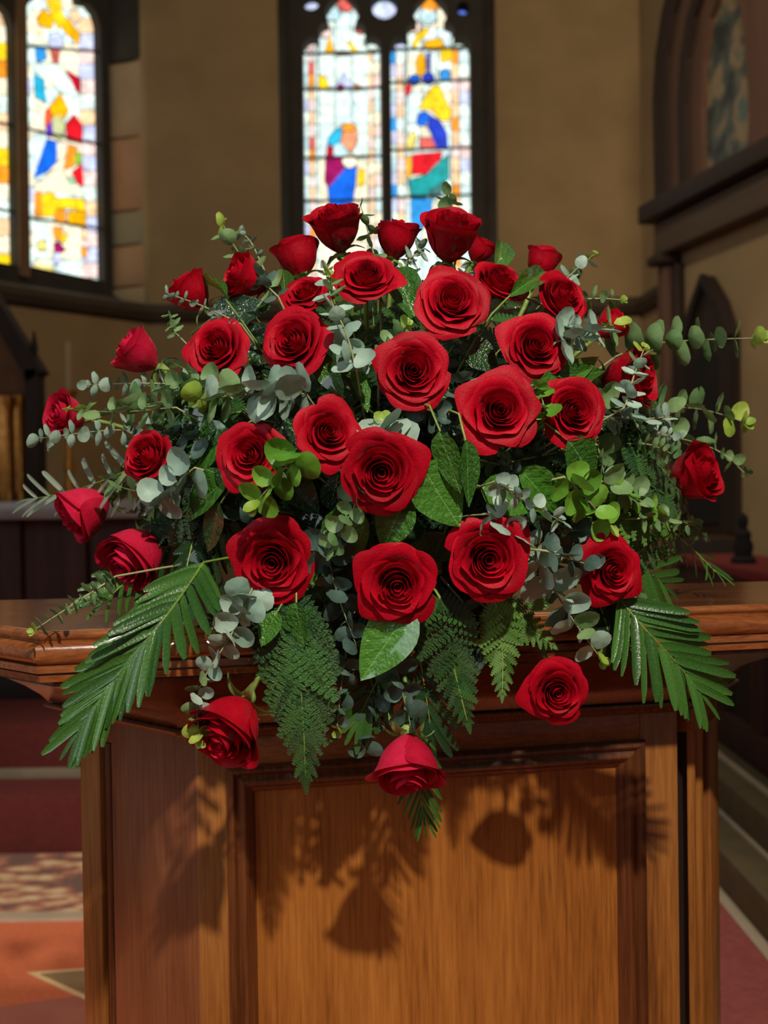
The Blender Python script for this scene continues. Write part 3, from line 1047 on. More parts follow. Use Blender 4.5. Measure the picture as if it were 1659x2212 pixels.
zg0 = P(30, 805, 5.9).z
for s, e in ((sx0 - .06, xm), (sx1 + .08, xm)):
    hexa('gable_rail', [(s, yb - .06, zg0), (s + (.07 if s < xm else -.07), yb - .06, zg0 - .05), (s + (.07 if s < xm else -.07), yb + .09, zg0 - .05), (s, yb + .09, zg0),
                        (e, yb - .06, ap), (e, yb - .06, ap - .14), (e, yb + .09, ap - .14), (e, yb + .09, ap)], M_DKWOOD, sh, 0, so)
hexa('gable_panel', [(sx0, yb + .03, zt2), (sx1, yb + .03, zt2), (sx1, yb + .06, zt2), (sx0, yb + .06, zt2),
                     (xm - .01, yb + .03, ap - .1), (xm + .01, yb + .03, ap - .1), (xm + .01, yb + .06, ap - .1), (xm - .01, yb + .06, ap - .1)], plain('gable_paint', (92, 62, 34), (110, 76, 42), .8), sh, 0, so)
lathe('finial', [(.01, P(66, 805, 5.9).z - zal), (.02, P(66, 790, 5.9).z - zal), (.012, P(66, 770, 5.9).z - zal), (.02, P(66, 755, 5.9).z - zal), (.004, P(66, 715, 5.9).z - zal)], M_DKWOOD, sh, (sx1 + .03 - so.x, yb - so.y, 0), 10)
# small black figure on the stall top
kp = P(1602, 1225, 4.75)
kb = thing('statuette', (1.47, 4.93, zst + .031), 'small black statuette on the red stall top', 'statuette')
lathe('base', [(.05, 0), (.052, .015), (.04, .03)], M_BLACK, kb)
lathe('figure', [(.034, .03), (.042, .07), (.030, .10), (.034, .12), (.016, .145), (.022, .165), (.020, .19), (.006, .205)], M_BLACK, kb, seg=16)

# ------------------------------------------------------------------ bouquet: common frame
RIGHT, UP, NEAR = Vector((1, 0, 0)), Vector((0, 0, 1)), Vector((0, -1, 0))
ORG = P(830, 1160, 1.80)                               # middle of the floral foam
LF0, LF1 = LEDGE[0] * S, LEDGE[1] * S
LEDZ = EYE - .1262 * S


def ledge_depth(px):
    k = (px - W / 2) / F
    d = LF1 - LF0
    t = (k * LF0.y - LF0.x) / (d.x - k * d.y)
    return LF0.y + d.y * t


def dome(px, py):
    dx = (px - 830) / 690
    dy = (py - 1020) / (600 if py < 1020 else 560)
    q = max(0.0, 1 - dx * dx - dy * dy)
    d = 1.80 - .36 * math.sqrt(q)
    k = min(1, max(0, (py - 1190) / 150))
    k = k * k * (3 - 2 * k)
    low = min(d, ledge_depth(px) - .07)
    return d + (low - d) * k


def stem_path(p, n, n_seg=10, org=None):
    o = (org or ORG)
    L = (p - o).length
    out = (p - o).normalized()
    c1 = o + out * L * .35 + Vector((0, -.03, .05 if p.z < LEDZ + .05 else .0))
    c2 = p - n * L * .30
    if p.z < LEDZ + .03:
        c2.z = max(c2.z, LEDZ + .03)
        c2.y = min(c2.y, p.y + .05)
    return bez(o, c1, c2, p, n_seg)


def basis(x, z):
    x = x.normalized()
    z = (z - x * z.dot(x)).normalized()
    y = z.cross(x)
    return Matrix(((x.x, y.x, z.x, 0), (x.y, y.y, z.y, 0), (x.z, y.z, z.z, 0), (0, 0, 0, 1)))


# foam in its tray
fo = thing('floral_foam', (ORG.x, ORG.y + .02, LEDZ), 'dark green floral foam in a low tray hidden inside the flowers', 'floral foam')
lathe('tray', [(.17, 0), (.19, .03), (.195, .05), (.18, .05), (.17, .03)], M_TRAY, fo)
lathe('foam', [(.17, .03), (.19, .08), (.19, .14), (.165, .20), (.11, .25), (.04, .27)], M_FOAM, fo, seg=24)

# ------------------------------------------------------------------ roses
M_PETAL = None


def petal_mat(name, c1, c2, c3):
    m, nt, b = base_mat(name)
    t = tex(nt, 'Noise', 3.2, detail=4)
    oi = nt.nodes.new('ShaderNodeObjectInfo')
    mx = nt.nodes.new('ShaderNodeMix')
    mx.data_type = 'FLOAT'
    mx.inputs[0].default_value = 0.4
    link(nt, t.outputs[0], mx.inputs[2])
    link(nt, oi.outputs['Random'], mx.inputs[3])
    c = ramp(nt, mx.outputs[0], [(0.2, lin(c1)), (0.5, lin(c2)), (0.8, lin(c3))])
    link(nt, c, b.inputs['Base Color'])
    b.inputs['Roughness'].default_value = 0.5
    b.inputs['Specular IOR Level'].default_value = 0.16
    b.inputs['Sheen Weight'].default_value = 0.02
    b.inputs['Sheen Roughness'].default_value = 0.4
    b.inputs['Sheen Tint'].default_value = (1, .35, .4, 1)
    b.inputs['Subsurface Weight'].default_value = 0.0
    drops = tex(nt, 'Noise', 5, detail=2)
    link(nt, ramp(nt, drops.outputs[0], [(0.50, (0, 0, 0)), (0.58, (.55, .55, .55))]), b.inputs['Coat Weight'])
    b.inputs['Coat Roughness'].default_value = 0.06
    cn = tex(nt, 'Noise', 34, detail=2)
    cb = nt.nodes.new('ShaderNodeBump')
    cb.inputs['Strength'].default_value = 0.9
    cb.inputs['Distance'].default_value = 0.03
    link(nt, cn.outputs[0], cb.inputs['Height'])
    link(nt, cb.outputs[0], b.inputs['Coat Normal'])
    t2 = tex(nt, 'Noise', 16, detail=3, stretch=(1, 1, .35))
    bump(nt, b, t2.outputs[0], 0.12, 0.03)
    tr_ = nt.nodes.new('ShaderNodeBsdfTranslucent')
    link(nt, c, tr_.inputs[0])
    ms = nt.nodes.new('ShaderNodeMixShader')
    ms.inputs[0].default_value = 0.22
    link(nt, b.outputs[0], ms.inputs[1])
    link(nt, tr_.outputs[0], ms.inputs[2])
    link(nt, ms.outputs[0], nt.nodes['Material Output'].inputs[0])
    return m


M_PETAL = petal_mat('rose_petal', (150, 1, 22), (182, 3, 30), (204, 8, 40))
M_PETALK = petal_mat('rose_petal_pink', (176, 14, 44), (200, 24, 60), (214, 40, 76))
M_STEM = leafmat('rose_stem', (96, 122, 48), (128, 150, 66), rough=.45, trans=0)
M_SEPAL = leafmat('rose_sepal', (112, 146, 66), (150, 176, 92), rough=.45, trans=.15)


def petal_mesh(rng, rt, hh, hw, fl_, phi, spin, tip, mat, inner):
    nu, nv = (13, 11)
    roll = .045 if rt > .25 else .02
    vs_, fs = [], []
    ph1, ph2 = rng.uniform(0, 6), rng.uniform(0, 6)
    skew = rng.uniform(-.12, .12)
    for j in range(nv + 1):
        for i in range(nu + 1):
            u = -1 + 2 * i / nu
            v = (j / nv) ** .85 * (1 - .16 * abs(u) ** 2.6 * (1 if not inner else .5)) * (1 + .03 * math.sin(4 * u + ph1))
            wide = .5 + .5 * math.sin(math.pi * min(1.0, .10 + v * .75))
            a = phi + u * hw * wide + skew * v
            f = 1 - (1 - min(v, 1)) ** 3.3
            r = .05 + (rt - .05) * f
            if inner:
                r -= .10 * rt * max(0, v - .5) ** 2 * 4
            q = max(0, (v - .58) / .42)
            e = abs(u) ** 3
            r += fl_ * (q ** 1.5) * (1 + .35 * math.sin(2.2 * u + ph2)) + fl_ * .55 * e * v * q
            q2 = max(0, (v - .84) / .16)
            r += roll * math.sin(min(1.3, q2) * 1.5)
            r += tip * math.exp(-((u - skew) / .28) ** 2) * q ** 2.2
            r *= 1 + spin * u
            r += .014 * math.sin(7 * u + ph1) * v * (0.4 + fl_ * 3)
            z = hh * (v ** .95) - fl_ * .62 * q ** 2.2 - tip * .35 * math.exp(-((u - skew) / .28) ** 2) * q ** 3
            z -= fl_ * .35 * e * q + roll * .7 * q2 * q2
            vs_.append((r * math.cos(a), r * math.sin(a), z))
    for j in range(nv):
        for i in range(nu):
            a = j * (nu + 1) + i
            fs.append((a, a + 1, a + nu + 2, a + nu + 1))
    return mesh('petal', vs_, fs, mat)


SIZE = {}


def rose_variant(seed, op, mat=None, tall=1.0):
    """op: 0 = half closed bud ... 1 = fully open bloom; unit radius about 1"""
    rng = random.Random(seed)
    mat = mat or M_PETAL
    out = []
    layers = [(3, .10, 1.02, 150, 0, .05), (3, .19, 1.06, 105, .01, .10), (3, .29, 1.06, 92, .025, .12), (4, .41, 1.03, 78, .05, .11),
              (4, .54, .97, 72, .10, .10), (4, .68, .88, 70, .17, .08), (5, .81, .75, 62, .26, .06)]
    if op < .5:
        layers = layers[:5] + [(3, .66, 1.02, 78, .10, .08), (3, .74, .97, 76, .16, .06)]
    phi = rng.uniform(0, 6)
    for li, (n, rt, hh, hw, fl_, spin) in enumerate(layers):
        phi += rng.uniform(.3, 1.0)
        for k in range(n):
            f = fl_ * (.55 + .6 * op) * rng.uniform(.75, 1.3)
            tip = (rng.uniform(.0, .13) * op if li >= 4 else 0.0)
            out.append(petal_mesh(rng, rt * (1 + .06 * k / n) * rng.uniform(.97, 1.03), hh * tall * rng.uniform(.97, 1.03), R(hw * rng.uniform(.92, 1.08)), f,
                                  phi + 2 * math.pi * k / n + rng.uniform(-.12, .12), spin * rng.choice((.8, 1.1)), tip, mat, li < 4))
    rmax = sorted(math.hypot(v.co.x, v.co.y) for m in out for v in m.vertices)
    SIZE[out[0].name] = (rmax[int(len(rmax) * .985)], tall)
    return out


VAR_OPEN = [rose_variant(s, 1.0) for s in (3, 14, 25, 36, 47)]
VAR_HALF = [rose_variant(s, .6, None, 1.18) for s in (5, 16, 27)]
VAR_CUP = [rose_variant(s, .48, None, 1.5) for s in (6, 17)]
VAR_BUD = [rose_variant(s, .15, None, 1.5) for s in (8, 19)]
VAR_PINK = [rose_variant(s, .2, M_PETALK, 1.45) for s in (9, 20)]
VAR_PINKO = [rose_variant(31, .45, M_PETALK, 1.35)]

cal = []
seg = 10
prof = [(.06, -.30), (.10, -.24), (.17, -.16), (.20, -.06), (.17, .03), (.10, .08)]
vs_, fs = [], []
for r_, z_ in prof:
    for k in range(seg):
        vs_.append((r_ * math.cos(2 * math.pi * k / seg), r_ * math.sin(2 * math.pi * k / seg), z_))
for i in range(len(prof) - 1):
    for k in range(seg):
        fs.append((i * seg + k, i * seg + (k + 1) % seg, (i + 1) * seg + (k + 1) % seg, (i + 1) * seg + k))
CALYX = mesh('calyx', vs_, fs, M_SEPAL)
vs_, fs = [], []
for j in range(7):
    t = j / 6
    w_ = .15 * (1 - t) ** .8 * (1 + .6 * t) + .004
    x_ = .15 + .62 * t
    z_ = .0 + .10 * math.sin(t * 2.6) - .25 * t * t
    for i in range(3):
        vs_.append((x_, (i - 1) * w_, z_ + .04 * abs(i - 1)))
for j in range(6):
    for i in range(2):
        a = j * 3 + i
        fs.append((a, a + 1, a + 4, a + 3))
SEPAL = mesh('sepal', vs_, fs, M_SEPAL)

ROSES = [
    # cx, cy, width px, axis (right, up, towards viewer), variants, depth offset, label
    (728, 500, 116, (-.15, .85, .50), VAR_CUP, .03, 'dark red rose with one drooping outer petal, in front of the first lancet'),
    (857, 522, 92, (.15, .95, .10), VAR_BUD, .05, 'narrow red rosebud in front of the window mullion'),
    (972, 517, 126, (.10, .85, .50), VAR_CUP, .0, 'cup shaped red rose in front of the second lancet'),
    (1035, 545, 62, (.5, .8, .0), VAR_BUD, .10, 'small dark rosebud tucked behind the cup shaped rose'),
    (645, 562, 100, (-.25, .93, -.15), VAR_BUD, .06, 'red rosebud seen from behind, beside the rose with a drooping petal'),
    (538, 605, 104, (-.80, .35, .45), VAR_CUP, .02, 'red rose turned sideways with a eucalyptus tip lying on it'),
    (416, 636, 100, (-.62, .70, .15), VAR_BUD, .04, 'deep crimson rosebud with a thin curled leaf beside it'),
    (663, 636, 112, (-.25, .62, .72), VAR_OPEN, .02, 'open red rose half hidden behind a larger rose and a pale eucalyptus sprig'),
    (790, 602, 140, (.02, .58, .80), VAR_OPEN, -.01, 'large open red rose below the mullion, tilted upward'),
    (975, 655, 158, (.12, .30, .93), VAR_OPEN, -.02, 'wet red rose with wide folded outer petals below the cup shaped rose'),
    (1077, 612, 118, (.38, .62, .66), VAR_HALF, .01, 'red rose tilted up under the broad upright leaf'),
    (1168, 572, 76, (.35, .90, -.10), VAR_BUD, .06, 'dark rosebud mostly hidden behind a shiny leaf'),
    (1210, 648, 122, (.50, .38, .75), VAR_HALF, .0, 'wet red rose beside the slim eucalyptus sprig with a round yellow tip'),
    (470, 752, 136, (-.30, .22, .92), VAR_OPEN, .0, 'open red rose with a gaping fold above the grey eucalyptus row'),
    (637, 740, 154, (-.40, .20, .90), VAR_OPEN, -.02, 'open red rose with tight spiral centre beside the pale eucalyptus sprig'),
    (303, 768, 104, (-.70, .50, .30), VAR_PINK, .02, 'purplish red rosebud standing alone on a curved stem'),
    (1157, 750, 146, (.18, .18, .96), VAR_OPEN, -.01, 'open red rose with a pointed lower petal above two big roses'),
    (1316, 705, 74, (.75, .60, .0), VAR_BUD, .08, 'dark red rosebud behind the yellow tipped eucalyptus'),
    (1350, 815, 128, (.80, .10, .50), VAR_CUP, .03, 'red rose seen from the side with small eucalyptus leaves across it'),
    (892, 803, 162, (.08, .08, 1), VAR_OPEN, -.02, 'big open red rose with dark hollow centre above the pale eucalyptus tip'),
    (1077, 890, 172, (.08, .12, 1), VAR_OPEN, -.03, 'largest open red rose with a peaked top petal'),
    (1236, 890, 148, (.26, .10, .96), VAR_OPEN, -.01, 'round open red rose standing next to the largest rose'),
    (150, 897, 100, (-.62, .12, .70), VAR_PINKO, .02, 'pale pinkish red rose behind thin eucalyptus stems'),
    (320, 988, 112, (-.40, .25, .80), VAR_HALF, -.02, 'ragged red rose above broad grey eucalyptus leaves'),
    (543, 985, 150, (-.25, .12, 1), VAR_OPEN, -.01, 'oval open red rose behind the bright green eucalyptus sprig'),
    (707, 935, 146, (.38, .14, 1), VAR_OPEN, -.02, 'upright oval open rose beside the pale eucalyptus tip'),
    (823, 1018, 176, (.05, -.14, .98), VAR_OPEN, -.03, 'wide open red rose with spread side petals above the ivy shaped leaf'),
    (190, 1097, 124, (-.72, -.42, .40), VAR_PINK, .0, 'smooth pinkish red rosebud pointing down over the marble slab'),
    (297, 1192, 140, (-.42, -.50, .62), VAR_PINK, -.03, 'nodding pinkish red rose with green sepals above the broad palm leaf'),
    (590, 1212, 178, (-.05, -.14, .98), VAR_OPEN, -.02, 'wide open red rose with a pale sepal standing on top'),
    (857, 1260, 174, (.05, -.20, .97), VAR_OPEN, -.03, 'bright open red rose with three pointed sepals above the big glossy leaf'),
    (1052, 1207, 178, (.10, -.05, .98), VAR_OPEN, -.02, 'open red rose with ruffled outer petals beside pale eucalyptus'),
    (1320, 1232, 144, (.25, -.05, .97), VAR_OPEN, -.05, 'open red rose with two eucalyptus leaves at its edge above the ledge'),
    (1490, 1032, 128, (.62, .30, .55), VAR_CUP, .02, 'red rose seen from the side at the end of a long bare stem'),
    (502, 1560, 160, (-.38, -.58, .72), VAR_CUP, -.01, 'red rose hanging over the ledge corner, turned down'),
    (882, 1640, 156, (.02, -.84, .54), VAR_PINKO, -.01, 'lowest pink red rose hanging in front of the wooden panel'),
    (1202, 1492, 138, (.06, -.10, 1), VAR_OPEN, .0, 'velvety red rose hanging before the cove moulding'),
]
RNG = random.Random(5)
for i, (cx, cy, wpx, ax, var, dd, lab) in enumerate(ROSES):
    d = dome(cx, cy) + dd
    n = (RIGHT * ax[0] + UP * ax[1] + NEAR * ax[2]).normalized()
    open_ = var is VAR_OPEN
    petals = var[i % len(var)]
    rm_, tl_ = SIZE[petals[0].name]
    sc = wpx / F * d / (2 * rm_)
    cen = P(cx, cy, d)
    base = cen - n * (.52 if open_ else .50 * tl_) * sc
    t = thing('red_rose', base, lab, 'rose', 'red roses of the bouquet')
    rot = n.to_track_quat('Z', 'Y').to_matrix().to_4x4() @ Matrix.Rotation(RNG.uniform(0, 6.28), 4, 'Z')
    mtx = rot @ Matrix.Scale(sc, 4)
    for m in petals:
        ob('petal', m, t, mtx)
    cx_ = ob('calyx', CALYX, t, mtx)
    for k in range(5):
        ob('sepal', SEPAL, cx_, Matrix.Rotation(2 * math.pi * k / 5 + RNG.uniform(-.2, .2), 4, 'Z') @ Matrix.Rotation(RNG.uniform(-.3, .5), 4, 'Y'))
    end = base - n * .25 * sc
    pts = [p - base for p in stem_path(end, n, 12)]
    v_, f_ = tube_data(pts, .0034, 7)
    ob('stem', mesh('stem', v_, f_, M_STEM), t)

# ------------------------------------------------------------------ foliage meshes
M_EUS = leafmat('eucalyptus_silver', (128, 158, 140), (172, 196, 178), rough=.5, trans=.15, bstr=.1)
M_EUG = leafmat('eucalyptus_green', (92, 128, 78), (132, 164, 106), rough=.45, trans=.22, bstr=.1)
M_EUB = leafmat('eucalyptus_bright', (86, 142, 40), (124, 176, 62), rough=.4, trans=.25, bstr=.1)
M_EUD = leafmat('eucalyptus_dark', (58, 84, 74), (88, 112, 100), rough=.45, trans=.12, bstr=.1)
M_EUY = leafmat('eucalyptus_tip', (136, 168, 58), (172, 192, 84), rough=.45, trans=.25, bstr=.1)
M_EUST = leafmat('eucalyptus_stem', (130, 136, 92), (160, 158, 112), rough=.5, trans=0)
M_SALAL = leafmat('broad_leaf', (40, 86, 26), (78, 134, 44), rough=.3, trans=.2, bscale=11, bstr=.5, coat=.7, veins=True)
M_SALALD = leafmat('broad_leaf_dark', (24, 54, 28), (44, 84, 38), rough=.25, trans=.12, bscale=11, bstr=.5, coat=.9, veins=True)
M_FERN = leafmat('fern_leaf', (36, 78, 34), (66, 116, 48), rough=.28, trans=.18, bscale=30, bstr=.6, coat=.8)
M_FERNL = leafmat('fern_light', (74, 122, 44), (108, 154, 66), rough=.35, trans=.22, bscale=30, bstr=.4)
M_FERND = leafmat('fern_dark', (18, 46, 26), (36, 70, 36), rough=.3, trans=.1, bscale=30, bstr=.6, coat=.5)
M_PALM = leafmat('palm_leaf', (42, 82, 30), (70, 116, 44), rough=.33, trans=.2, bscale=30, bstr=.15, coat=.3)
M_PALMS = leafmat('palm_silver', (120, 136, 118), (160, 170, 150), rough=.35, trans=.15, bstr=.1)
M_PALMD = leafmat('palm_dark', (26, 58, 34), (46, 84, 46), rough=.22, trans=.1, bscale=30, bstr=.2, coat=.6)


def round_leaf(mat, cup, seed, point=0.0):
    rng = random.Random(seed)
    vs_, fs = [(.02, 0, 0)], []
    n = 14
    for ring, f in ((1, .5), (2, 1.0)):
        for k in range(n):
            a = 2 * math.pi * k / n
            r = .5 * f * (1 + .05 * math.sin(3 * a + seed) + point * max(0, math.cos(a)) ** 6)
            x, y = .5 + r * math.cos(a), r * math.sin(a) * .94
            z = cup * (f * f) * .22 - .10 * abs(y) * -1 * cup
            vs_.append((x, y, z + .02 * math.sin(5 * a)))
    vs_[0] = (.5, 0, 0)
    for k in range(n):
        fs.append((0, 1 + k, 1 + (k + 1) % n))
        fs.append((1 + k, 1 + n + k, 1 + n + (k + 1) % n, 1 + (k + 1) % n))
    return mesh('leaf', vs_, fs, mat)


EU = {k: [round_leaf(m, c, s) for c, s in ((.5, 1), (-.4, 2), (.9, 3))] for k, m in
      (('silver', M_EUS), ('green', M_EUG), ('bright', M_EUB), ('dark', M_EUD), ('tip', M_EUY))}


def blade(mat, wd_, fold, seed, nseg=8, point=1.0, wave=.02, name='leaf', tipw=.0):
    """unit length leaf along +X, normal +Z"""
    rng = random.Random(seed)
    ph = rng.uniform(0, 6)
    vs_, fs = [], []
    for j in range(nseg + 1):
        t = j / nseg
        w_ = wd_ * .5 * (math.sin(math.pi * t ** .75) ** .8 * (1 - .15 * t) if 0 < t < 1 else tipw)
        for i, u in enumerate((-1, -.5, 0, .5, 1)):
            z = fold * abs(u) * w_ * 1.0 + wave * math.sin(6 * t + ph) + wave * .7 * abs(u) * math.sin(11 * t + ph + u) - .12 * t * t
            vs_.append((t, u * w_, z))
    for j in range(nseg):
        for i in range(4):
            a = j * 5 + i
            fs.append((a, a + 1, a + 6, a + 5))
    return mesh(name, vs_, fs, mat)


SAL = {k: [blade(m, w_, f, s, 10) for w_, f, s in ((.62, .25, 1), (.55, .45, 2), (.70, .15, 3))] for k, m in (('mid', M_SALAL), ('dark', M_SALALD))}


def palm_leaflet(mat, wd_, seed):
    vs_, fs = [], []
    n = 6
    for j in range(n + 1):
        t = j / n
        w_ = wd_ * .5 * min(1, .45 + 3 * t) * (1 - t ** 12 * .6)
        z0 = -.10 * t * t
        for i, u in enumerate((-1, 0, 1)):
            vs_.append((t, u * w_, z0 + .5 * w_ * abs(u)))
    for j in range(n):
        for i in range(2):
            a = j * 3 + i
            fs.append((a, a + 1, a + 4, a + 3))
    return mesh('leaflet', vs_, fs, mat)


PALM = {k: [palm_leaflet(m, w_, 1) for w_ in (.085, .11)] for k, m in (('mid', M_PALM), ('silver', M_PALMS), ('dark', M_PALMD))}


def fern_pinna(mat, seed):
    rng = random.Random(seed)
    vs_, fs = [], []
    n = 8
    for j in range(n + 1):
        t = j / n
        w_ = .34 * (1 - t) ** .75 + .004
        vs_.append((t, 0, -.14 * t * t))
    for s in (-1, 1):
        for j in range(n):
            t0, t1 = j / n, (j + 1) / n
            tm = t0 + (t1 - t0) * .95
            w0 = .34 * (1 - t0) ** .65 + .01
            b = len(vs_)
            zz_ = -.14 * t0 * t0
            vs_ += [(t0 + .03, s * w0 * .8, zz_ + .035), (t0 + .09, s * w0, zz_ + .01), (t0 + .125, s * w0 * .7, zz_ + .02)]
            f = (j, b, b + 1, b + 2, j + 1)
            fs.append(f if s > 0 else f[::-1])
    fs = [f[::-1] for f in fs]
    return mesh('pinna', vs_, fs, mat)


FERN = {k: [fern_pinna(m, s) for s in (1, 2)] for k, m in (('mid', M_FERN), ('light', M_FERNL), ('dark', M_FERND))}


def visible_path(pts, ds, n):
    """smooth path through 2..4 pixel points"""
    q = [P(x, y, d) for (x, y), d in zip(pts, ds)]
    out = []
    m = len(q) - 1
    for i in range(n + 1):
        t = i / n * m
        k = min(m - 1, int(t))
        f = t - k
        p0, p1, p2, p3 = q[max(0, k - 1)], q[k], q[k + 1], q[min(m, k + 2)]
        out.append(.5 * ((2 * p1) + (p2 - p0) * f + (2 * p0 - 5 * p1 + 4 * p2 - p3) * f * f + (-p0 + 3 * p1 - 3 * p2 + p3) * f ** 3))
    return out


def with_root(path):
    p0 = path[0]
    n = ((p0 - ORG).normalized() + (path[1] - path[0]).normalized() * .12).normalized()
    return stem_path(p0, n, 6)[:-1] + path


def facing(p, k=.35, up=.35):
    """direction leaves like to face: outwards from the foam, to the viewer and up"""
    v = (p - ORG).normalized() * k + NEAR * .75 + UP * up
    return v.normalized()


FR_ = random.Random(21)
PXM = lambda px, d: px / F * d


def eucalyptus(pts, leaf_px, tip_px, pairs, kind, label, dd=0.0, edge=False, tip=True, group='eucalyptus sprigs of the bouquet'):
    ds = [dome(x, y) + dd for x, y in pts]
    if edge:
        leaf_px, tip_px = leaf_px * .75, tip_px * .8
        mid = sum(ds) / len(ds)
        ds = [mid + (q - mid) * .25 for q in ds]
    path = visible_path(pts, ds, 12)
    root = path[0].copy()
    t = thing('eucalyptus_sprig', root, label, 'eucalyptus', group)
    full = with_root(path)
    rad = [.0019 - .0012 * i / (len(full) - 1) for i in range(len(full))]
    v_, f_ = tube_data([p - root for p in full], rad, 5)
    ob('stem', mesh('stem', v_, f_, M_EUST), t)
    pairs = max(pairs, int(pairs * 1.35))
    for i in range(pairs):
        f = (i + .35) / pairs
        k = f * 12
        a = min(11, int(k))
        p = path[a].lerp(path[a + 1], k - a)
        tan = (path[a + 1] - path[a]).normalized()
        side = tan.cross(NEAR)
        if side.length < .2:
            side = tan.cross(UP)
        side.normalize()
        oth = tan.cross(side)
        ang = (i % 2) * math.pi / 2 + FR_.uniform(-.45, .45) if not edge else (i % 2) * 1.2 + FR_.uniform(-.35, .35)
        sz = PXM(leaf_px + (tip_px - leaf_px) * f ** 1.2, ds[-1]) * FR_.uniform(.85, 1.15)
        for s in (0, math.pi):
            out = side * math.cos(ang + s) + oth * math.sin(ang + s)
            xd = (out + tan * FR_.uniform(.05, .45)).normalized()
            nz = (tan * (.8 if edge else .5) + facing(p) * (.15 if edge else .8) + Vector((FR_.uniform(-.3, .3), FR_.uniform(-.2, .2), FR_.uniform(-.3, .3))) * (.4 if edge else 1))
            kd = 'tip' if (tip and f > .88) else kind
            if f > .55 and tip and kd == 'silver' and FR_.random() < .4:
                kd = 'green'
            ob('leaf', FR_.choice(EU[kd]), t, Matrix.Translation(p - root) @ basis(xd, nz) @ Matrix.Scale(sz, 4))
    if tip:
        tan = (path[-1] - path[-2]).normalized()
        for s in (-1, 1):
            xd = (tan + tan.cross(NEAR) * .5 * s).normalized()
            ob('leaf', EU['tip'][0], t, Matrix.Translation(path[-1] - root) @ basis(xd, facing(path[-1])) @ Matrix.Scale(PXM(tip_px * .6, ds[-1]), 4))
    return t


def broad_leaf(p0, p1, wpx, kind, label, dd=0.0, roll=0.0, group=None, dtip=0.0, name='broad_leaf', cat='leaf'):
    d0, d1 = dome(*p0) + dd, dome(*p1) + dd + dtip
    a, b = P(*p0, d0), P(*p1, d1)
    L = (b - a).length
    t = thing(name, a, label, cat, group)
    n = facing((a + b) / 2, .3, .25)
    xd = (b - a)
    m = basis(xd, n) @ Matrix.Rotation(roll, 4, 'X')
    var = SAL[kind]
    wid = PXM(wpx, d0) / L
    lf = FR_.choice(var)
    ob('blade', lf, t, m @ Matrix.Diagonal((L, L * wid / .6, L, 1)))
    path = stem_path(a, xd.normalized(), 8)
    v_, f_ = tube_data([p - a for p in path] + [(b - a) * .04], .0014, 5)
    ob('stem', mesh('stem', v_, f_, M_STEM), t)
    return t


def frond(kind, pts, n, len_px, mat_key, label, dd=0.0, ang=55, group=None, prof=None, curl=0.0, wscale=1.0, face=None):
    """kind: palm or fern"""
    ds = [dome(x, y) + dd for x, y in pts]
    path = visible_path(pts, ds, 14)
    root = path[0].copy()
    name, cat = ('palm_frond', 'palm frond') if kind == 'palm' else ('fern_frond', 'fern')
    t = thing(name, root, label, cat, group)
    full = with_root(path)
    rad = [.0022 - .0014 * i / (len(full) - 1) for i in range(len(full))]
    v_, f_ = tube_data([p - root for p in full], rad, 5)
    ob('rachis', mesh('rachis', v_, f_, M_STEM), t)
    lib = PALM[mat_key] if kind == 'palm' else FERN[mat_key]
    for i in range(n):
        f = (i + .3) / n
        k = f * 14
        a = min(13, int(k))
        p = path[a].lerp(path[a + 1], k - a)
        tan = (path[a + 1] - path[a]).normalized()
        nz = (face or facing(p, .25, .3))
        side = tan.cross(nz).normalized()
        if kind == 'palm':
            sh_ = (prof(f) if prof else (.55 + .45 * math.sin(math.pi * min(1, .25 + f * .7))))
            an = R(ang * (1 - .55 * f))
        else:
            sh_ = (1 - f) ** .8 * .95 + .10 if f > .18 else .75 + f
            an = R(ang * (1 - .25 * f))
        L = PXM(len_px, ds[-1]) * sh_
        for s in (-1, 1):
            xd = tan * math.cos(an) + side * s * math.sin(an) + nz * FR_.uniform(-.08, .16) + UP * -curl
            zz_ = nz + Vector((FR_.uniform(-.2, .2), 0, FR_.uniform(-.2, .2))) + side * s * -.2
            l_ = L * FR_.uniform(.88, 1.08)
            ob('leaflet' if kind == 'palm' else 'pinna', lib[i % 2], t, Matrix.Translation(p - root) @ basis(xd, zz_) @ Matrix.Diagonal((l_, l_ * wscale, l_, 1)))
    tan = (path[-1] - path[-3]).normalized()
    l_ = PXM(len_px, ds[-1]) * (.55 if kind == 'palm' else .25)
    ob('leaflet' if kind == 'palm' else 'pinna', lib[0], t, Matrix.Translation(path[-1] - root) @ basis(tan, facing(path[-1])) @ Matrix.Diagonal((l_, l_ * wscale, l_, 1)))
    return t


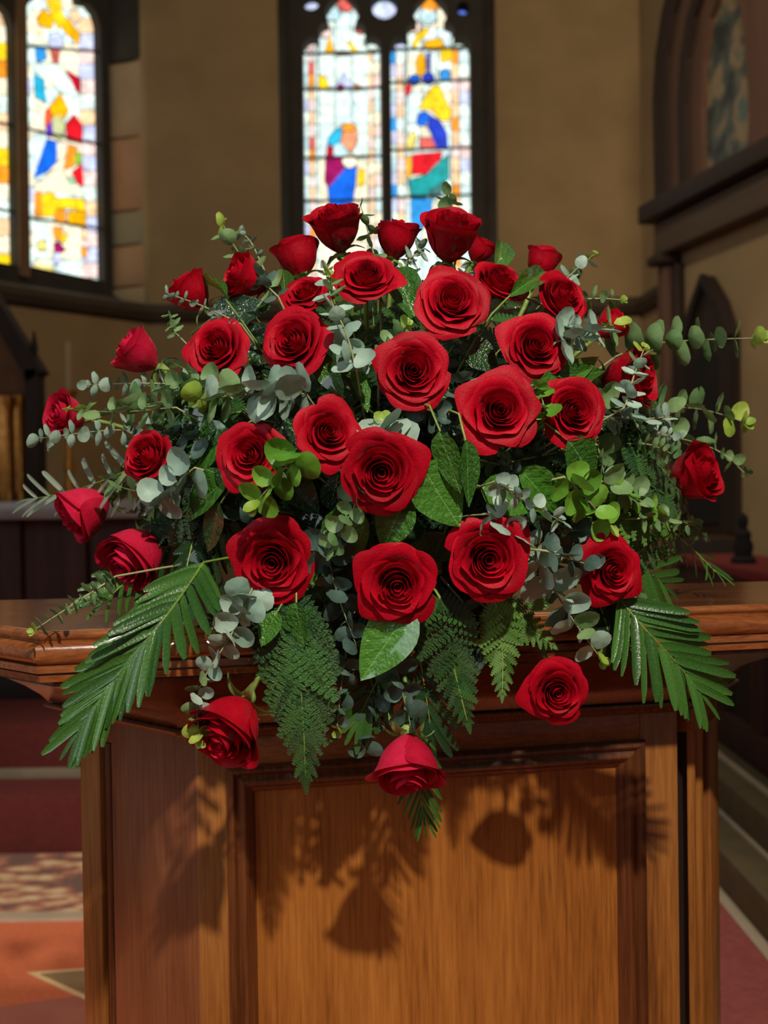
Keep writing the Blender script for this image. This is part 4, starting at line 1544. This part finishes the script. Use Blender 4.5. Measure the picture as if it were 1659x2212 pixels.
# ------------------------------------------------------------------ eucalyptus
EUC = [
    ([(600, 640), (545, 580), (505, 530), (480, 480)], 44, 34, 6, 'green', 'eucalyptus sprig with round tip leaves leaning out over the sideways rose', .02, False, True),
    ([(560, 560), (540, 520), (515, 500)], 26, 18, 4, 'silver', 'short bare grey eucalyptus twig beside the leaning round leaved sprig', .03, True, False),
    ([(600, 640), (575, 615), (560, 590)], 34, 30, 3, 'dark', 'grey eucalyptus tip lying across the sideways rose', -.05, False, False),
    ([(520, 700), (440, 662), (356, 632)], 30, 22, 7, 'silver', 'thin eucalyptus sprig crossing the deep crimson rosebud', -.05, True, False),
    ([(770, 800), (748, 720), (716, 650), (710, 596)], 46, 30, 9, 'silver', 'pale grey eucalyptus sprig standing between two open roses', -.05, False, True),
    ([(820, 600), (800, 520), (778, 440)], 30, 22, 6, 'green', 'slim eucalyptus sprig rising in front of the mullion', .0, False, False),
    ([(985, 560), (968, 470), (970, 412)], 34, 26, 5, 'green', 'olive eucalyptus tip rising behind the cup shaped rose', .05, False, False),
    ([(1170, 660), (1225, 600), (1285, 548)], 34, 24, 6, 'silver', 'wet eucalyptus sprig with a yellow tip against the plaster wall', .03, False, True),
    ([(1220, 650), (1290, 645), (1345, 648)], 42, 26, 5, 'green', 'slim eucalyptus sprig with a round yellow tip against the string course', .02, True, True),
    ([(1200, 740), (1270, 715), (1335, 700)], 48, 38, 6, 'silver', 'eucalyptus sprig with a broad yellow tip across the hidden dark rosebud', -.04, False, True),
    ([(1330, 770), (1400, 745), (1500, 735), (1640, 730)], 86, 50, 9, 'green', 'longest eucalyptus branch reaching out towards the gothic seat', .03, True, True),
    ([(1350, 880), (1370, 810), (1392, 752)], 34, 30, 7, 'silver', 'small leaved eucalyptus climbing across the rose seen from the side', -.07, False, True),
    ([(1290, 880), (1420, 880), (1520, 885), (1608, 912)], 50, 40, 11, 'green', 'eucalyptus branch with paired leaves reaching over the dark stall', .04, False, True),
    ([(1300, 930), (1380, 925), (1470, 950)], 34, 24, 10, 'silver', 'bushy small leaved eucalyptus above the long bare rose stem', .02, True, False),
    ([(1440, 940), (1530, 965), (1575, 990), (1615, 1030)], 40, 26, 5, 'green', 'drooping eucalyptus twig beyond the rose on the bare stem', .05, False, False),
    ([(1220, 1030), (1270, 1080), (1318, 1142)], 58, 40, 6, 'bright', 'bright green eucalyptus sprig above the open rose with two leaves', -.02, False, True),
    ([(1070, 1040), (1130, 1080), (1222, 1132)], 38, 26, 8, 'silver', 'small silvery eucalyptus sprig lying over a broad dark leaf', -.04, False, False),
    ([(1055, 1110), (1110, 1150), (1180, 1200)], 52, 34, 5, 'silver', 'grey eucalyptus sprig behind the ruffled rose', -.01, False, True),
    ([(1150, 1200), (1200, 1280), (1245, 1350), (1300, 1425)], 68, 36, 8, 'silver', 'large pale eucalyptus sprig falling beside the velvety hanging rose', -.02, False, True),
    ([(1180, 1190), (1240, 1210), (1285, 1225)], 48, 36, 4, 'dark', 'grey eucalyptus leaves touching the edge of the rose above the ledge', -.05, False, False),
    ([(640, 980), (600, 1030), (548, 1092)], 62, 42, 6, 'bright', 'bright green eucalyptus sprig across the oval open rose', -.06, False, True),
    ([(660, 850), (560, 850), (430, 862)], 70, 48, 9, 'silver', 'thick row of grey eucalyptus leaves under two open roses', -.03, False, True),
    ([(790, 1030), (758, 1110), (706, 1195)], 52, 26, 8, 'green', 'thin green eucalyptus sprig hanging beside the wide open rose', -.02, False, False),
    ([(850, 980), (832, 940), (828, 915)], 84, 50, 3, 'silver', 'pale eucalyptus tip with a yellow heart between two open roses', .0, False, True),
    ([(700, 1150), (725, 1270), (770, 1395)], 54, 40, 8, 'dark', 'grey eucalyptus sprig with a pale stem between two lower roses', .0, False, False),
    ([(745, 1420), (735, 1500), (728, 1580)], 38, 26, 6, 'dark', 'thin eucalyptus sprig hanging before the ledge next to the fern', .01, False, True),
    ([(545, 1270), (500, 1370), (430, 1490), (432, 1600)], 56, 30, 12, 'silver', 'long eucalyptus sprig trailing beside the rose at the ledge corner', -.02, False, True),
    ([(850, 1430), (870, 1500), (888, 1570)], 52, 40, 5, 'dark', 'eucalyptus sprig hanging above the lowest rose', .0, False, False),
    ([(820, 1500), (800, 1560), (788, 1625)], 44, 36, 4, 'dark', 'grey eucalyptus tip hanging beside the lowest rose', .03, False, False),
    ([(420, 830), (290, 828), (175, 832)], 46, 34, 6, 'silver', 'eucalyptus twig with edge-on leaves below the lone rosebud', .01, True, False),
    ([(380, 880), (260, 890), (150, 885)], 40, 26, 6, 'green', 'small eucalyptus twig in front of the pale pinkish rose', -.03, False, True),
    ([(380, 930), (230, 930), (78, 948)], 48, 40, 9, 'silver', 'grey eucalyptus twig with edge-on leaves below the pale pinkish rose', -.01, True, False),
    ([(430, 850), (340, 870), (270, 880)], 54, 46, 6, 'green', 'green round leaved eucalyptus beneath the lone rosebud', .03, False, False),
    ([(420, 1010), (370, 1055), (335, 1090)], 60, 48, 5, 'silver', 'broad grey eucalyptus leaves under the ragged rose', -.02, False, False),
    ([(250, 1245), (170, 1298), (72, 1362)], 44, 30, 9, 'green', 'small leaved eucalyptus sprig stretching out over the ledge top', -.02, True, True),
    ([(290, 1060), (255, 1050), (235, 1035)], 40, 30, 3, 'green', 'short eucalyptus twig between two pinkish rosebuds', -.01, False, False),
    ([(820, 780), (850, 735), (878, 700)], 38, 28, 5, 'green', 'yellow green eucalyptus tip above the rose with a hollow centre', -.01, False, True),
    ([(720, 720), (760, 770), (800, 790)], 46, 40, 5, 'silver', 'grey eucalyptus cluster in the gap beside the hollow centred rose', .02, False, False),
    ([(910, 870), (950, 905), (985, 925)], 42, 34, 5, 'dark', 'dark eucalyptus tip under the hollow centred rose', .01, False, False),
    ([(1020, 990), (1065, 1000), (1110, 1010)], 40, 30, 5, 'dark', 'dark green eucalyptus below the largest rose', .01, False, False),
    ([(1020, 860), (1005, 840), (995, 825)], 56, 40, 2, 'dark', 'single grey eucalyptus pair behind the largest rose', .02, False, False),
    ([(1180, 900), (1172, 865), (1165, 840)], 40, 34, 3, 'bright', 'small green eucalyptus leaves between the largest rose and its neighbour', -.02, False, False),
    ([(1320, 1270), (1380, 1295), (1420, 1315)], 26, 18, 6, 'green', 'pale seedy eucalyptus twig beneath the rose above the ledge', -.02, False, False),
    ([(1290, 960), (1300, 1000), (1310, 1050)], 46, 40, 5, 'green', 'round leaved eucalyptus behind the long bare rose stem', .03, False, False),
    ([(1180, 1120), (1230, 1160), (1260, 1190)], 54, 44, 4, 'dark', 'dark eucalyptus deep beside the bright green sprig', .03, False, False),
    ([(1300, 900), (1380, 905), (1450, 900)], 40, 32, 7, 'silver', 'grey green eucalyptus below the rose seen from the side', .0, False, False),
    ([(1320, 960), (1400, 960), (1460, 985)], 36, 28, 8, 'green', 'small leaved eucalyptus twig above the long bare rose stem, under a greyer one', .0, True, False),
    ([(1330, 1060), (1390, 1085), (1420, 1105)], 34, 26, 5, 'bright', 'lime green eucalyptus tip under the rose on the bare stem', -.01, False, True),
    ([(1300, 1040), (1350, 1060), (1385, 1075)], 50, 42, 5, 'green', 'round leaved eucalyptus beneath the long bare rose stem', .0, False, False),
    ([(1380, 1120), (1440, 1120), (1500, 1135)], 30, 22, 8, 'green', 'seedy pale eucalyptus twig over the reaching fern', -.01, False, False),
    ([(470, 835), (420, 838), (365, 840)], 50, 40, 6, 'green', 'green eucalyptus leaves under the rose with a gaping fold', .0, False, False),
    ([(450, 950), (400, 940), (350, 925)], 46, 38, 5, 'dark', 'dark eucalyptus leaves above the ragged rose', .02, False, False),
    ([(1200, 700), (1235, 715), (1270, 740)], 44, 36, 5, 'silver', 'grey eucalyptus leaves beside the rose with a pointed lower petal', -.02, False, False),
    ([(380, 720), (372, 700), (365, 680)], 24, 18, 4, 'green', 'tiny reddish green eucalyptus shoot under the deep crimson rosebud', .02, False, False),
    ([(880, 560), (905, 545), (915, 530)], 28, 22, 4, 'silver', 'small grey eucalyptus shoot between two crown roses', .02, False, False),
    ([(580, 1100), (540, 1110), (500, 1125)], 52, 44, 4, 'dark', 'dark eucalyptus deep above the wide rose with a pale sepal', .03, False, False),
    ([(1000, 1300), (1030, 1380), (1040, 1440)], 40, 34, 5, 'dark', 'dark eucalyptus hanging between two ferns', .02, False, False),
]
for pts, lp, tp, n, kd, lab, dd, ed, tip in EUC:
    eucalyptus(pts, lp, tp, n, kd, lab, dd, ed, tip)

# ------------------------------------------------------------------ broad glossy leaves
BL = [
    ((1068, 590), (1098, 502), 56, 'mid', 'broad upright green leaf beside the cup shaped rose', .02, .3),
    ((1100, 640), (1200, 568), 56, 'mid', 'shiny green leaf covering a dark rosebud', -.02, .3),
    ((850, 580), (905, 690), 90, 'mid', 'smooth green leaf between the tilted rose and the wet rose', .03, .0),
    ((455, 690), (580, 655), 86, 'dark', 'dark shiny leaf below the sideways rose', .03, .2),
    ((685, 765), (738, 858), 52, 'mid', 'curled green leaf beside the tight spiral rose', .0, .5),
    ((765, 790), (800, 885), 44, 'mid', 'narrow curled green leaf beside the hollow centred rose', .0, -.6),
    ((500, 930), (388, 1020), 130, 'mid', 'broad wet leaf behind the oval open rose', .02, .2),
    ((500, 1030), (385, 1120), 110, 'mid', 'broad green leaf below the wet leaf and the oval rose', .0, .2),
    ((478, 1085), (438, 1195), 62, 'dark', 'blue green glossy leaf above the wide open rose with a sepal', -.01, .3),
    ((880, 1070), (822, 1190), 106, 'mid', 'wet green leaf hanging below the wide open rose', -.01, .1),
    ((905, 1000), (1000, 1138), 118, 'mid', 'ivy shaped green leaf beside the wide open rose', -.02, -.1),
    ((950, 930), (990, 1070), 58, 'mid', 'folded pale green leaf standing above the ivy shaped leaf', -.03, .6),
    ((1005, 950), (1022, 1095), 54, 'mid', 'tall curled green leaf below the largest rose', -.03, -.4),
    ((1035, 1050), (1165, 1100), 90, 'mid', 'flat green leaf above the ruffled rose', .0, .1),
    ((1120, 1010), (1232, 1140), 100, 'mid', 'green leaf carrying the small silvery eucalyptus sprig', .01, .0),
    ((1225, 950), (1295, 1040), 92, 'mid', 'wet green leaf under the round open rose', -.01, .1),
    ((735, 1090), (765, 1225), 96, 'mid', 'green leaf behind the thin hanging eucalyptus', .02, .1),
    ((890, 1310), (775, 1470), 120, 'mid', 'big glossy leaf hanging below the bright open rose', -.03, .15),
    ((610, 1020), (690, 1110), 84, 'dark', 'dark leaf deep below the oval open rose', .05, .0),
    ((615, 640), (612, 570), 50, 'mid', 'small green leaf between two rosebuds at the crown', .03, .2),
    ((1150, 850), (1312, 762), 56, 'mid', 'long green leaf above the round open rose', -.01, .3),
    ((1200, 815), (1320, 795), 40, 'mid', 'narrow green leaf pointing at the rose seen from the side', .0, .2),
    ((490, 650), (418, 562), 22, 'mid', 'thin curled leaf beside the deep crimson rosebud', .0, .6),
    ((700, 1300), (640, 1220), 84, 'mid', 'green leaf under the wide open rose with a sepal', .04, .0),
    ((880, 1180), (960, 1240), 90, 'mid', 'green leaf behind the bright open rose', .05, .0),
    ((1170, 1280), (1145, 1320), 54, 'mid', 'pale leaf beside the large pale eucalyptus', -.01, .2),
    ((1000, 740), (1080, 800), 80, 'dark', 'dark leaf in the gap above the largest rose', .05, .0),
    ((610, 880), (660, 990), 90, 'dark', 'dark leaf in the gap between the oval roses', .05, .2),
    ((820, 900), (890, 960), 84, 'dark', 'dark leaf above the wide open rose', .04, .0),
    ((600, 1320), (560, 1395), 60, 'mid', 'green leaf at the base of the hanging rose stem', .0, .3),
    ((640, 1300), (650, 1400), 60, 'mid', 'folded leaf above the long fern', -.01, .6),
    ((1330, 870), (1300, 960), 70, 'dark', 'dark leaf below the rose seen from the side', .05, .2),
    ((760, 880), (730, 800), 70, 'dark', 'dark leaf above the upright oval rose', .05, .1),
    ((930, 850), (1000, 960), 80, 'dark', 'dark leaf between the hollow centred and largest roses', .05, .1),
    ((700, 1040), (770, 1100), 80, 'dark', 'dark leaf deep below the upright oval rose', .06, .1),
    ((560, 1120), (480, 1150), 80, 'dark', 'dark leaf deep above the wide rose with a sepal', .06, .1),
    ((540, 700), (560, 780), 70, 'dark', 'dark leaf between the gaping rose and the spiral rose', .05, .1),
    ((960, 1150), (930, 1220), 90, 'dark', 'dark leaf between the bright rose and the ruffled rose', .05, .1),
]
for p0, p1, w_, kd, lab, dd, ro_ in BL:
    broad_leaf(p0, p1, w_, kd, lab, dd, ro_, 'broad leaves of the bouquet')

# ------------------------------------------------------------------ palm fronds
pal = lambda *a, **k: frond('palm', *a, group='palm fronds of the bouquet', **k)
pal([(440, 1215), (360, 1330), (260, 1450), (182, 1560)], 20, 175, 'mid', 'largest palm frond hanging over the ledge corner', -.03, 36, wscale=1.3)
pal([(400, 960), (280, 1015), (160, 1060), (70, 1078)], 10, 150, 'silver', 'thin silvery palm frond stretching out above the marble slab', .03, 40, curl=-.1, wscale=.8)
pal([(460, 1120), (340, 1200), (235, 1290)], 9, 150, 'mid', 'palm frond with broad leaflets behind the nodding rose', .03, 45, wscale=1.3)
pal([(1335, 1290), (1385, 1350), (1455, 1425), (1508, 1490)], 14, 160, 'mid', 'palm frond fanning over the ledge beside the rose above the ledge', -.02, 48, wscale=1.2)
pal([(1330, 1060), (1430, 1130), (1500, 1190), (1545, 1235)], 9, 120, 'mid', 'thin palm tip reaching past the rose on the bare stem', .04, 35, wscale=.7)
pal([(1280, 1150), (1360, 1200), (1430, 1260)], 9, 150, 'mid', 'palm frond with broad leaflets behind the rose above the ledge', .04, 55, wscale=1.3)
pal([(895, 1560), (905, 1680), (915, 1760)], 9, 95, 'mid', 'small palm fan below the lowest rose', .03, 35)
pal([(900, 1370), (915, 1470), (930, 1570)], 6, 140, 'dark', 'dark palm leaflets behind the stem of the lowest rose', .035, 40, wscale=1.6)
pal([(850, 1400), (810, 1480), (775, 1550)], 5, 120, 'mid', 'broad palm leaflets beside the big glossy leaf', .03, 35, wscale=2.0)
pal([(480, 1100), (450, 1200), (420, 1320)], 9, 130, 'dark', 'dark drooping palm frond behind the nodding rose', .03, 35, wscale=1.3)
pal([(1290, 1250), (1330, 1320), (1340, 1390)], 8, 90, 'dark', 'dark short palm frond under the rose above the ledge', .02, 40)

# ------------------------------------------------------------------ ferns
fer = lambda *a, **k: frond('fern', *a, group='fern fronds of the bouquet', **k)
fer([(640, 1300), (645, 1420), (655, 1560), (660, 1680)], 13, 150, 'mid', 'long fern frond hanging between the two outer hanging roses', .0, 52, curl=.25)
fer([(620, 1310), (590, 1380), (560, 1420)], 8, 80, 'dark', 'short dark fern beside the hanging rose stem', .02, 55)
fer([(950, 1290), (975, 1420), (1010, 1560)], 13, 110, 'mid', 'fern frond hanging right before the cove beside the big glossy leaf', .0, 55, curl=.15)
fer([(920, 1330), (985, 1335), (1060, 1345)], 10, 80, 'dark', 'dark glossy fern under the bright open rose', .02, 60)
fer([(1070, 1300), (1085, 1400), (1085, 1500)], 10, 80, 'light', 'light green fern hanging beside the velvety rose', .0, 55, curl=.15)
fer([(1060, 1320), (1130, 1350), (1195, 1395)], 10, 70, 'light', 'light green fern pointing at the velvety hanging rose', .01, 60)
fer([(1280, 1270), (1310, 1350), (1325, 1435)], 11, 80, 'dark', 'dark fern below the rose above the ledge', .01, 55)
fer([(470, 1060), (420, 1160), (395, 1270)], 11, 90, 'dark', 'dark fern beside the nodding rose', .02, 60)
fer([(480, 850), (400, 880), (310, 940)], 11, 90, 'mid', 'wet fern beneath the grey eucalyptus row', .02, 60)
fer([(520, 890), (450, 900), (380, 920)], 10, 90, 'mid', 'wet fern beside the oval open rose', .03, 60)
fer([(1300, 1000), (1420, 1060), (1530, 1165)], 13, 90, 'mid', 'fern reaching out below the rose on the bare stem', .04, 58)
fer([(1300, 1130), (1380, 1180), (1475, 1205)], 11, 80, 'mid', 'fern reaching out above the ledge beside the open rose', .03, 58)
fer([(1290, 880), (1380, 900), (1460, 920)], 11, 80, 'mid', 'fern beneath the eucalyptus branch over the dark stall', .06, 60)
SHORT = ['rose with a drooping petal', 'narrow rosebud before the mullion', 'cup shaped rose', 'small bud behind the cup shaped rose', 'rosebud seen from behind', 'sideways turned rose',
         'deep crimson rosebud', 'rose half hidden by a sprig', 'upward tilted rose below the mullion', 'wet rose with folded outer petals', 'rose under the upright leaf', 'bud hidden by a shiny leaf',
         'wet rose beside the string course', 'rose with a gaping fold', 'tight spiral rose', 'lone purplish rosebud', 'rose with a pointed lower petal', 'dark bud behind the yellow tipped eucalyptus',
         'rose seen from the side', 'rose with a hollow centre', 'largest rose', 'round rose next to the largest', 'pale pinkish rose', 'ragged rose', 'oval rose behind bright eucalyptus',
         'upright oval rose', 'wide rose with spread petals', 'pinkish bud over the marble slab', 'nodding pinkish rose', 'wide rose with a pale sepal', 'bright rose with pointed sepals',
         'ruffled rose', 'rose above the ledge', 'rose on the bare stem', 'rose at the ledge corner', 'lowest hanging rose', 'velvety hanging rose']


def fill_label(e, k, how):
    j = min(range(len(ROSES)), key=lambda q: (ROSES[q][0] - e[0]) ** 2 + (ROSES[q][1] - e[1]) ** 2)
    return how + ' behind the ' + SHORT[j]


fer([(1310, 940), (1400, 985), (1480, 1080)], 12, 85, 'mid', 'fern frond crossing below the long bare rose stem', .03, 58)
fer([(1310, 1080), (1400, 1130), (1510, 1150)], 12, 75, 'light', 'pale fern frond above the thin palm tip', .03, 58)
fer([(430, 1080), (360, 1130), (310, 1120)], 9, 80, 'dark', 'dark fern between the two pinkish rosebuds', .02, 58)
fer([(440, 960), (360, 970), (270, 1000)], 11, 80, 'mid', 'fern reaching out behind the ragged rose', .03, 58)
fer([(560, 1290), (500, 1330), (440, 1350)], 9, 70, 'dark', 'dark fern lying on the ledge behind the trailing eucalyptus', .03, 58)
fer([(760, 1330), (790, 1430), (810, 1500)], 9, 80, 'dark', 'dark fern hanging behind the big glossy leaf', .03, 55)
fer([(700, 1300), (715, 1380), (720, 1450)], 9, 90, 'dark', 'dark fern hanging beside the long fern frond', .03, 55)
FILL = [((820, 980), (760, 700)), ((830, 1000), (700, 860)), ((830, 1000), (1020, 780)), ((850, 1000), (930, 720)), ((860, 1000), (1120, 830)), ((870, 1020), (1180, 1010)),
        ((850, 1040), (1040, 1010)), ((830, 1050), (950, 1190)), ((820, 1060), (730, 1190)), ((800, 1050), (620, 1110)), ((800, 1020), (600, 900)), ((790, 1000), (560, 800)),
        ((780, 990), (500, 690)), ((780, 1040), (470, 960)), ((900, 1060), (1200, 1130)), ((880, 1080), (1110, 1290)), ((820, 1100), (780, 1330)), ((850, 1100), (960, 1330)),
        ((800, 1100), (620, 1290)), ((900, 1000), (1260, 820)), ((880, 970), (1150, 680)), ((840, 960), (880, 600)), ((800, 960), (640, 640)), ((900, 1040), (1290, 960)),
        ((760, 1040), (430, 840)), ((760, 1090), (470, 1200)), ((840, 960), (1050, 640)), ((860, 1110), (880, 1380)), ((780, 1120), (700, 1350)), ((940, 1120), (1230, 1260)), ((960, 1080), (1290, 1120))]
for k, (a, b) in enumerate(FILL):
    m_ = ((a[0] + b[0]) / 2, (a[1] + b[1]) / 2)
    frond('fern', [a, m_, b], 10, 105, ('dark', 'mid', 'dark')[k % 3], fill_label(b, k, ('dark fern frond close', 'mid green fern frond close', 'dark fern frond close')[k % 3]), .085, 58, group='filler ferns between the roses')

FR2 = random.Random(77)
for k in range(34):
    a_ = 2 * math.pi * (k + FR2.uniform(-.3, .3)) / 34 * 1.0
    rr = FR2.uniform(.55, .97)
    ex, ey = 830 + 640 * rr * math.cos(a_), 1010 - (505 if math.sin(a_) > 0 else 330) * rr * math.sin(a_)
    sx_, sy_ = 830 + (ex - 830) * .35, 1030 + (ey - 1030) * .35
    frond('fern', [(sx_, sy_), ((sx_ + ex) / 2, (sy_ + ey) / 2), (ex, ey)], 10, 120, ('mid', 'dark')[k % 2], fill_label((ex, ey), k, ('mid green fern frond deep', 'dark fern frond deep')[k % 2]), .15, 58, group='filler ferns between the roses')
